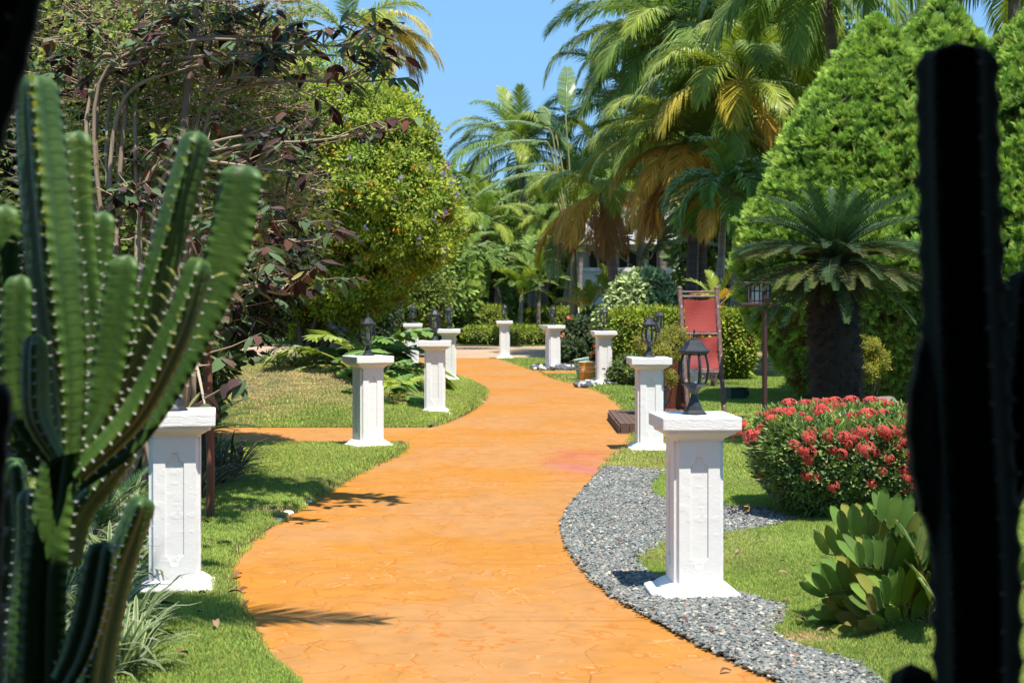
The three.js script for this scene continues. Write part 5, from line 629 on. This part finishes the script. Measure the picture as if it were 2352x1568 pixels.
// ---------------------------------------------------------------- red board, desk, deck, pots, buckets
{
  const d = 19.3, px = F / d, X = (u) => (u - CU) / px, Y = (v) => EYE - (v - HV) / px;
  const chips = tex(256, (x, y) => { const k = smooth(.62, .72, fB(x, y) * .6 + fA(x, y) * .4), g = .8 + .4 * fB(x, y); return [lerp(.15, .40, k) * g, lerp(.078, .33, k) * g, lerp(.068, .31, k) * g]; }, true);
  const wood = new THREE.MeshStandardMaterial({ map: rep(chips, 1.5, 3), roughness: .7 }), red = new THREE.MeshStandardMaterial({ color: C(.26, .026, .018), roughness: .75, bumpMap: rep(plasterBump, 2, 2), bumpScale: .004, side: THREE.DoubleSide });
  const t = thing('red_board', 'tall red canvas menu board in a chipped maroon ladder frame', 'board', [X(1614), 0, -d], -.04);
  const cx = X(1614); const pole = (n, a, b, R) => { const gb = new GB(); tube(gb, [a, V3().lerpVectors(a, b, .5), b], R, 10, null); return mesh(n, gb.build(), wood, t); };
  const L0 = V3(X(1581) - cx, 0, .0), L1 = V3(X(1567) - cx, Y(662), -.42), R0 = V3(X(1664) - cx, 0, 0), R1 = V3(X(1653) - cx, Y(662), -.42), at = (A, B, v) => V3().lerpVectors(A, B, (Y(v)) / Y(662));
  for (const [a, b] of [[L0, L1], [R0, R1]]) { pole('post', a, b, .031); const k = mesh('post_cap', new THREE.SphereGeometry(.036, 12, 8, 0, 6.3, 0, 1.6), wood, t); k.position.copy(b); }
  for (const v of [670, 681, 768, 851, 856]) pole('rail', at(L0, L1, v), at(R0, R1, v), v === 670 ? .014 : .019);
  for (const [v0, v1, k] of [[686, 764, 1], [772, 848, 2]]) { const gb = new GB(), n = 10, rows = []; for (let j = 0; j <= n; j++) { const v = lerp(v0, v1, j / n), a = at(L0, L1, v), b = at(R0, R1, v), row = []; for (let i = 0; i <= 8; i++) { const q = lerp(.09, .93, i / 8), p = V3().lerpVectors(a, b, q); p.z += .012 + .012 * Math.sin(i * .8 + j * .4 * k) - .02 * Math.sin(Math.PI * j / n); if (j === 0) p.y -= .02 * Math.sin(Math.PI * q); row.push(gb.v(p, null, q, j / n)); } rows.push(row); } for (let j = 0; j < n; j++) for (let i = 0; i < 8; i++) gb.q(rows[j][i], rows[j + 1][i], rows[j + 1][i + 1], rows[j][i + 1]); mesh('canvas', gb.build(), red, t); }
  // fret panel: square spirals
  const fg = []; const bar = (x0, y0, x1, y1) => { const w = .007, g = new THREE.BoxGeometry(Math.abs(x1 - x0) + w, Math.abs(y1 - y0) + w, .012); g.translate((x0 + x1) / 2, (y0 + y1) / 2, 0); fg.push(g); };
  for (let k = 0; k < 5; k++) { const o = k * .094, s = .084; bar(o, 0, o, s); bar(o, s, o + s, s); bar(o + s, s, o + s, .02); bar(o + s, .02, o + .028, .02); bar(o + .028, .02, o + .028, .06); bar(o + .028, .06, o + .058, .06); bar(o, 0, o + .094, 0); }
  const fm = mesh('fret_panel', mergeGeometries(fg), wood, t), fa = at(L0, L1, 874); fm.position.set(fa.x + .03, fa.y, fa.z + .01);
  // reception desk
  const grain = tex(256, (x, y) => { const k = fA(x * 3 % 1, y * .15) * .7 + .3 * fB(x, y * .3), g = .6 + .8 * k; return [.115 * g, .032 * g, .016 * g]; }, true), mah = new THREE.MeshStandardMaterial({ map: rep(grain, 2, 1), roughness: .4 });
  const k = thing('reception_desk', 'narrow mahogany reception desk beside the red board', 'desk', [X(1556), .08, -19.75], .06), bx = (n, w, h, dd, x, y, z, m, par = k, r = .006) => { const q = mesh(n, new RoundedBoxGeometry(w, h, dd, 2, r), m, par); q.position.set(x, y, z); return q; };
  bx('plinth', .40, .05, .38, 0, .005, 0, mah); bx('side_panel', .03, .78, .36, -.172, .42, 0, mah); bx('side_panel', .03, .78, .36, .172, .42, 0, mah); for (let i = 0; i < 4; i++) bx('front_board', .076, .78, .02, -.118 + i * .079, .42, .165, mah); bx('back_panel', .31, .78, .02, 0, .42, -.16, mah); bx('top', .44, .035, .42, 0, .83, 0, mah, k, .012);
  // wooden deck
  const planks = new THREE.MeshStandardMaterial({ map: rep(tex(256, (x, y) => { const q = fA(x * .3, y * 4 % 1), g = .6 + .8 * q; return [.095 * g, .055 * g, .038 * g]; }, true), 2, 2), roughness: .85 });
  const dk = thing('wooden_deck', 'low dark wooden deck platform reaching behind the pillar', 'deck', [X(1500), 0, -18.2]); const x0 = (1428 - CU) / F * 17 - X(1500), W = .95;
  for (let i = 0; i < 14; i++) bx('plank', .066, .022, 2.1, x0 + .035 + i * .07, .105, -.1, planks, dk, .003); for (let i = 0; i < 9; i++) bx('fascia_board', .1, .1, .02, x0 + .055 + i * .105, .045, .97, planks, dk, .003); bx('edge_rail', W + .06, .02, .03, x0 + W / 2, .0, .985, planks, dk, .003); for (let i = 0; i < 12; i++) bx('fascia_board', .02, .1, .16, x0 - .008, .045, .88 - i * .165, planks, dk, .003); bx('corner_post', .05, .2, .05, x0 + .26, .2, .5, planks, dk, .006);
  // planter with an airy shrub
  const pm = new THREE.MeshStandardMaterial({ color: C(.20, .165, .165), roughness: .75, bumpMap: rep(plasterBump, 3, 3), bumpScale: .003 }), p = thing('flower_pot', 'mauve grey flower pot with a round crest behind the deck pillar', 'pot', [(1497 - CU) / F * 18.6, .12, -18.6]);
  mesh('body', new THREE.LatheGeometry([[0, 0], [.15, 0], [.16, .03], [.145, .05], [.17, .12], [.205, .26], [.215, .31], [.20, .31], [.19, .27], [0, .26]].map(([a, b]) => new THREE.Vector2(a, b)), 28), pm, p); const rim = mesh('rim', new THREE.TorusGeometry(.222, .016, 10, 32), pm, p); rim.rotation.x = Math.PI / 2; rim.position.y = .318; const soil = mesh('soil', new THREE.CircleGeometry(.2, 20), M.soil, p); soil.rotation.x = -Math.PI / 2; soil.position.y = .285; const cr = mesh('crest', new THREE.CylinderGeometry(.075, .075, .012, 24), pm, p); cr.rotation.set(Math.PI / 2 - .2, 0, 0); cr.rotation.z = -.9; cr.position.set(.14, .17, .125);
  const sp = (u, v, dd, rx, ry) => e3(u, v, dd, rx, ry, rx); const shr = [sp(1520, 805, 18.6, .26, .18), sp(1550, 775, 18.7, .17, .14), sp(1490, 790, 18.6, .16, .16), sp(1541, 868, 18.4, .07, .1)];
  bush('potted_shrub', 'airy yellow green shrub growing in the grey pot', 'shrub', shr, 620, smallLeaf, M.leaf, .34, varied([.18, .20, .02], [.36, .32, .04], .5), 951, { base: [p.position.x, -18.6], depth: .75, stemR: .01, stems: 10 });
  // garden lantern on a pole
  const d2 = 18.9, lp = thing('garden_lantern', 'maroon paper lantern on a tall dark pole under the cycad', 'lamp', [(1757 - CU) / F * d2, 0, -d2]), dark = new THREE.MeshStandardMaterial({ color: C(.055, .022, .016), roughness: .6 }), paper = new THREE.MeshStandardMaterial({ color: C(.72, .71, .68), roughness: .9 }), s2 = F / d2, yy = (v) => EYE - (v - HV) / s2;
  mesh('pole', new THREE.CylinderGeometry(.032, .034, 1.85, 12), dark, lp).position.set(0, .90, 0); bx('tray', .50, .035, .26, -.06, yy(699), -.08, dark, lp); for (const [x, w] of [[-.185, .03], [.07, .03]]) for (const z of [-.16, .0]) bx('corner_bar', w, .27, .03, x - .0, yy(676), z, dark, lp); bx('paper_shade', .25, .25, .15, -.06, yy(677), -.08, paper, lp, .004); for (let i = 0; i < 3; i++) bx('lattice_bar', .014, .25, .008, -.13 + i * .065, yy(676), .0, dark, lp, .002); for (const v of [668, 690]) bx('lattice_bar', .26, .014, .008, -.06, yy(v), .004, dark, lp, .002); bx('roof', .44, .03, .32, -.06, yy(650), -.08, dark, lp, .01);
  // boulder and box
  const bg = new THREE.IcosahedronGeometry(1, 4), q = bg.attributes.position, bn = fbmT(961, 4, 4); for (let i = 0; i < q.count; i++) { const v = V3().fromBufferAttribute(q, i), f = .72 + .5 * bn(v.x * .4 + v.z * .3 + .5, v.y * .4 + v.z * .2) + .12 * bn(v.x * 1.6, v.y * 1.6 + v.z); v.multiplyScalar(f); q.setXYZ(i, v.x, v.y, v.z); } bg.computeVertexNormals();
  const bo = tag(mesh('boulder', bg, new THREE.MeshStandardMaterial({ color: C(.20, .165, .135), roughness: .95, bumpMap: rep(barkBump, 5, 5), bumpScale: .03 })), 'grey brown boulder behind the red flowered hedge', 'boulder'); bo.position.set((2035 - CU) / F * 17, .22, -17); bo.scale.set(.27, .24, .24);
  const eb = thing('utility_box', 'small dark green utility box in the shade on the lawn', 'box', [(1692 - CU) / F * 22.8, .02, -22.8], .3), gm = new THREE.MeshStandardMaterial({ color: C(.012, .045, .03), roughness: .6 }); bx('body', .28, .16, .2, 0, .07, 0, gm, eb, .01); bx('lid', .3, .03, .22, 0, .16, 0, gm, eb, .01); bx('vent', .09, .08, .01, .12, .09, .105, M.lampMetal, eb, .003);
  // paint buckets
  const bk = (label, u, dd, tilt, band, text, y0) => { const b = thing('paint_bucket', label, 'bucket', [(u - CU) / F * dd, y0, -dd], 0, 'paint buckets beside the pillar'); b.rotation.set(tilt[0], 0, tilt[1]); const mm = new THREE.MeshStandardMaterial({ color: C(...band[0]), roughness: .45, side: THREE.DoubleSide }), m2 = new THREE.MeshStandardMaterial({ color: C(...band[1]), roughness: .5 }); mesh('shell', new THREE.LatheGeometry([[0, .01], [.13, .01], [.133, 0], [.148, .36], [.143, .365], [.138, .34], [.127, .02], [0, .022]].map(([a, c]) => new THREE.Vector2(a, c)), 32), mm, b); for (const [y, rr] of [[.272, .147], [.19, .1435]]) { const tr = mesh('stripe', new THREE.CylinderGeometry(rr + .0015, rr + .001, .012, 32, 1, true), m2, b); tr.position.y = y; } const rm = mesh('rim', new THREE.TorusGeometry(.149, .006, 8, 32), m2, b); rm.rotation.x = Math.PI / 2; rm.position.y = .362; const hd = mesh('handle', new THREE.TorusGeometry(.150, .003, 6, 30, Math.PI), m2, b); hd.rotation.set(-1.75, 0, 0); hd.position.y = .315;
    if (text) { const cv = document.createElement('canvas'); cv.width = 512; cv.height = 64; const c = cv.getContext('2d'); c.fillStyle = 'rgb(214,140,30)'; c.fillRect(0, 0, 512, 64); c.fillStyle = '#fff'; c.font = 'bold 46px monospace'; c.fillText('plastice', 20, 46); const tx = new THREE.CanvasTexture(cv); tx.colorSpace = THREE.SRGBColorSpace; const lb = mesh('label', new THREE.CylinderGeometry(.1465, .1447, .062, 24, 1, true, -.95, 1.9), new THREE.MeshStandardMaterial({ map: tx, roughness: .5 }), b); lb.position.y = .231; } };
  bk('orange paint bucket with white lettering beside the white pillar', 1348, 27.3, [0, 0], [[.52, .23, .01], [.75, .66, .52]], true, .025);
  bk('tilted turquoise paint bucket behind the orange one', 1343, 28.0, [0, .18], [[.10, .34, .30], [.75, .72, .6]], false, .06);
}
// ---------------------------------------------------------------- white building, posts and low walls behind the palms
{
  const white = new THREE.MeshStandardMaterial({ map: rep(plasterCol, .5, .5), roughness: .7 }), cream = new THREE.MeshStandardMaterial({ color: C(.60, .52, .30), roughness: .8 }), tile = new THREE.MeshStandardMaterial({ color: C(.40, .15, .08), roughness: .8 }), glass = new THREE.MeshStandardMaterial({ color: C(.03, .04, .05), roughness: .15 });
  const d = 68, px = F / d, X = (u) => (u - CU) / px, Y = (v) => EYE - (v - HV) / px, t = thing('white_building', 'white hotel building half hidden behind the palms', 'building', [X(1500), 0, -d]);
  const b = (n, u0, u1, v0, v1, z, dd, m) => { const q = mesh(n, new THREE.BoxGeometry(X(u1) - X(u0), Math.abs(Y(v0) - Y(v1)), dd), m, t); q.position.set((X(u0) + X(u1)) / 2 - X(1500), (Y(v0) + Y(v1)) / 2, z - dd / 2); return q; };
  b('wall', 1312, 1562, 622, 712, 1.5, .3, white); b('coping', 1306, 1568, 616, 624, 1.6, .5, white); b('wall', 1330, 1720, 470, 712, -2.0, 6, white); b('eave', 1270, 1740, 546, 562, 1.0, 3.5, white); b('roof', 1400, 1740, 436, 470, -1.4, 7, tile); b('wall', 1640, 1700, 495, 700, .8, 3, white);
  for (const u of [1360, 1430, 1500, 1570]) { const w = b('window', u, u + 40, 574, 640, -1.9, .12, glass); const f = mesh('frame', new THREE.BoxGeometry(.08, 1.35, .16), white, w); f.position.set(0, 0, .05); }
  const post = (label, u, v0, v1, dd) => { const g = new THREE.CapsuleGeometry(.17, .95, 6, 14), m = tag(mesh('round_post', g, white), label, 'post'); m.position.set((u - CU) / F * dd, .62, -dd); }; post('round topped white post below the white building', 1320, 0, 0, 52);
  const low = (label, u, dd, s, sw) => { const sh = new THREE.Shape([[0, 0], [.55, 0], [.55, .62], [.42, .62], [.30, .45], [0, .25]].map(([x, y]) => new THREE.Vector2(x * s, y))), g = new THREE.ExtrudeGeometry(sh, { depth: .3, bevelEnabled: true, bevelSize: .015, bevelThickness: .015, bevelSegments: 1 }); const m = tag(mesh('low_wall', g, cream), label, 'wall'); m.position.set((u - CU) / F * dd, .0, -dd); m.rotation.y = sw; };
  low('cream sloping end of a low wall beside the road pillar', 906, 47.6, 1, 0); low('cream low wall stub behind the paint buckets', 1372, 48, 1, .3);
}
// ---------------------------------------------------------------- pebbles, fallen leaves, edging stones
{
  const r = rngOf(981), g = new THREE.IcosahedronGeometry(1, 1), ms = [], cs = []; const put = (cx, cd, rx, rd, n, white, s0) => { for (let k = 0; k < n; k++) { const a = r() * 6.28, q = .55 + .45 * r(), x = cx + Math.cos(a) * rx * q, d = cd + Math.sin(a) * rd * q, s = s0 * (.6 + .7 * r()); ms.push(M4(V3(x, .03 + s * .25, -d), new THREE.Quaternion().setFromEuler(new THREE.Euler(r(), r() * 6, r())), V3(s * 1.3, s * .7, s))); const w = .7 + .6 * r(); cs.push(r() < white ? C(.55 * w, .52 * w, .48 * w) : C(.075 * w, .08 * w, .09 * w)); } };
  put(GX(1270, 850), 32.3, .45, .7, 150, .15, .05); put(GX(1300, 852), 32.6, .75, .5, 90, .1, .06); put(GX(1390, 886), 26.8, .42, .5, 90, .75, .04); put(GX(1345, 889), 26.0, .14, .25, 22, .1, .06);
  tag(inst('pebbles', g, new THREE.MeshStandardMaterial({ roughness: .7 }), ms, cs), 'dark and white pebbles round the feet of two far pillars', 'pebbles');
  const lf = [0, 1, 2].map((k) => { const gb = new GB(), q = rngOf(990 + k); let pr = null; for (const [z, w] of [[0, .05], [.25, .35], [.55, .4], [.8, .25], [1, .02]]) { const y = .28 * Math.sin(z * 2.6) * (k ? 1 : .5), c = null, v = [gb.v(V3(-w * .5, y + .16 * w * 2 * q() + .08, z), c), gb.v(V3(0, y, z), c), gb.v(V3(w * .5, y + .2 * w * 2 * q() + .05, z), c)]; if (pr) { gb.q(pr[0], v[0], v[1], pr[1]); gb.q(pr[1], v[1], v[2], pr[2]); } pr = v; } return gb.build(); });
  const lm = [[.16, .075, .04], [.10, .04, .022], [.24, .15, .08]].map((c) => new THREE.MeshStandardMaterial({ color: C(...c), roughness: .8, side: THREE.DoubleSide }));
  const drop = (u, v, s, label, group) => { const x = GX(u, v), d = GD(v), m = tag(mesh('fallen_leaf', lf[Math.floor(r() * 3)], lm[Math.floor(r() * 3)]), label, 'leaf', group); const on = x > xl(d) && x < xr(d); m.position.set(x, (on ? .008 : inPoly(x, -d, gravelPoly) ? .03 : groundY(x, -d) + .025), -d); m.rotation.set((r() - .5) * .4, r() * 6.28, (r() - .5) * .5); m.scale.setScalar(s * (.8 + .5 * r())); };
  for (const [u, v] of [[535, 1330], [530, 1280], [505, 1278], [487, 1270], [545, 1365], [520, 1385], [560, 1400], [480, 1225], [440, 1300], [470, 1395], [400, 1420], [455, 1440], [360, 1500], [500, 1480], [430, 1540], [520, 1350]]) drop(u, v, .07, 'curled brown fallen leaf on the lawn near the cactus pillar', 'fallen leaves on the cactus lawn');
  for (const [u, v] of [[1905, 1365], [1790, 1300], [1820, 1225], [1850, 1440], [1875, 1465], [1735, 1258], [1690, 1280], [1810, 1330], [1780, 1400], [1900, 1290], [1660, 1245]]) drop(u, v, .05, 'small brown fallen leaf on the lawn near the cardboard palm', 'fallen leaves on the right lawn');
  for (const [u, v] of [[1460, 1418], [1580, 1445], [1640, 1465], [1795, 1392], [1740, 1500], [1680, 1545], [1420, 1260]]) drop(u, v, .055, 'reddish brown fallen leaf on the grey gravel', 'fallen leaves on the gravel');
  const eg = new THREE.IcosahedronGeometry(1, 1); for (const [u, v, s] of [[655, 1182, .06], [632, 1198, .05], [690, 1162, .05], [1113, 912, .08], [1109, 925, .06], [700, 1155, .05], [560, 1445, .03], [578, 1478, .03]]) { const d = GD(v), m = tag(mesh('edge_stone', eg, M.plaster), v < 1000 ? 'dusty pale stone in the turf edge of the mound' : 'pale stone in the turf edge near the shaded lawn', 'stone', v < 1000 ? 'stones in the mound edge' : 'stones in the near turf edge'); m.position.set(xl(d) - .01, .012, -d); m.scale.set(s, s * .35, s * .8); m.rotation.y = u; }
}
renderer.render(scene, camera);
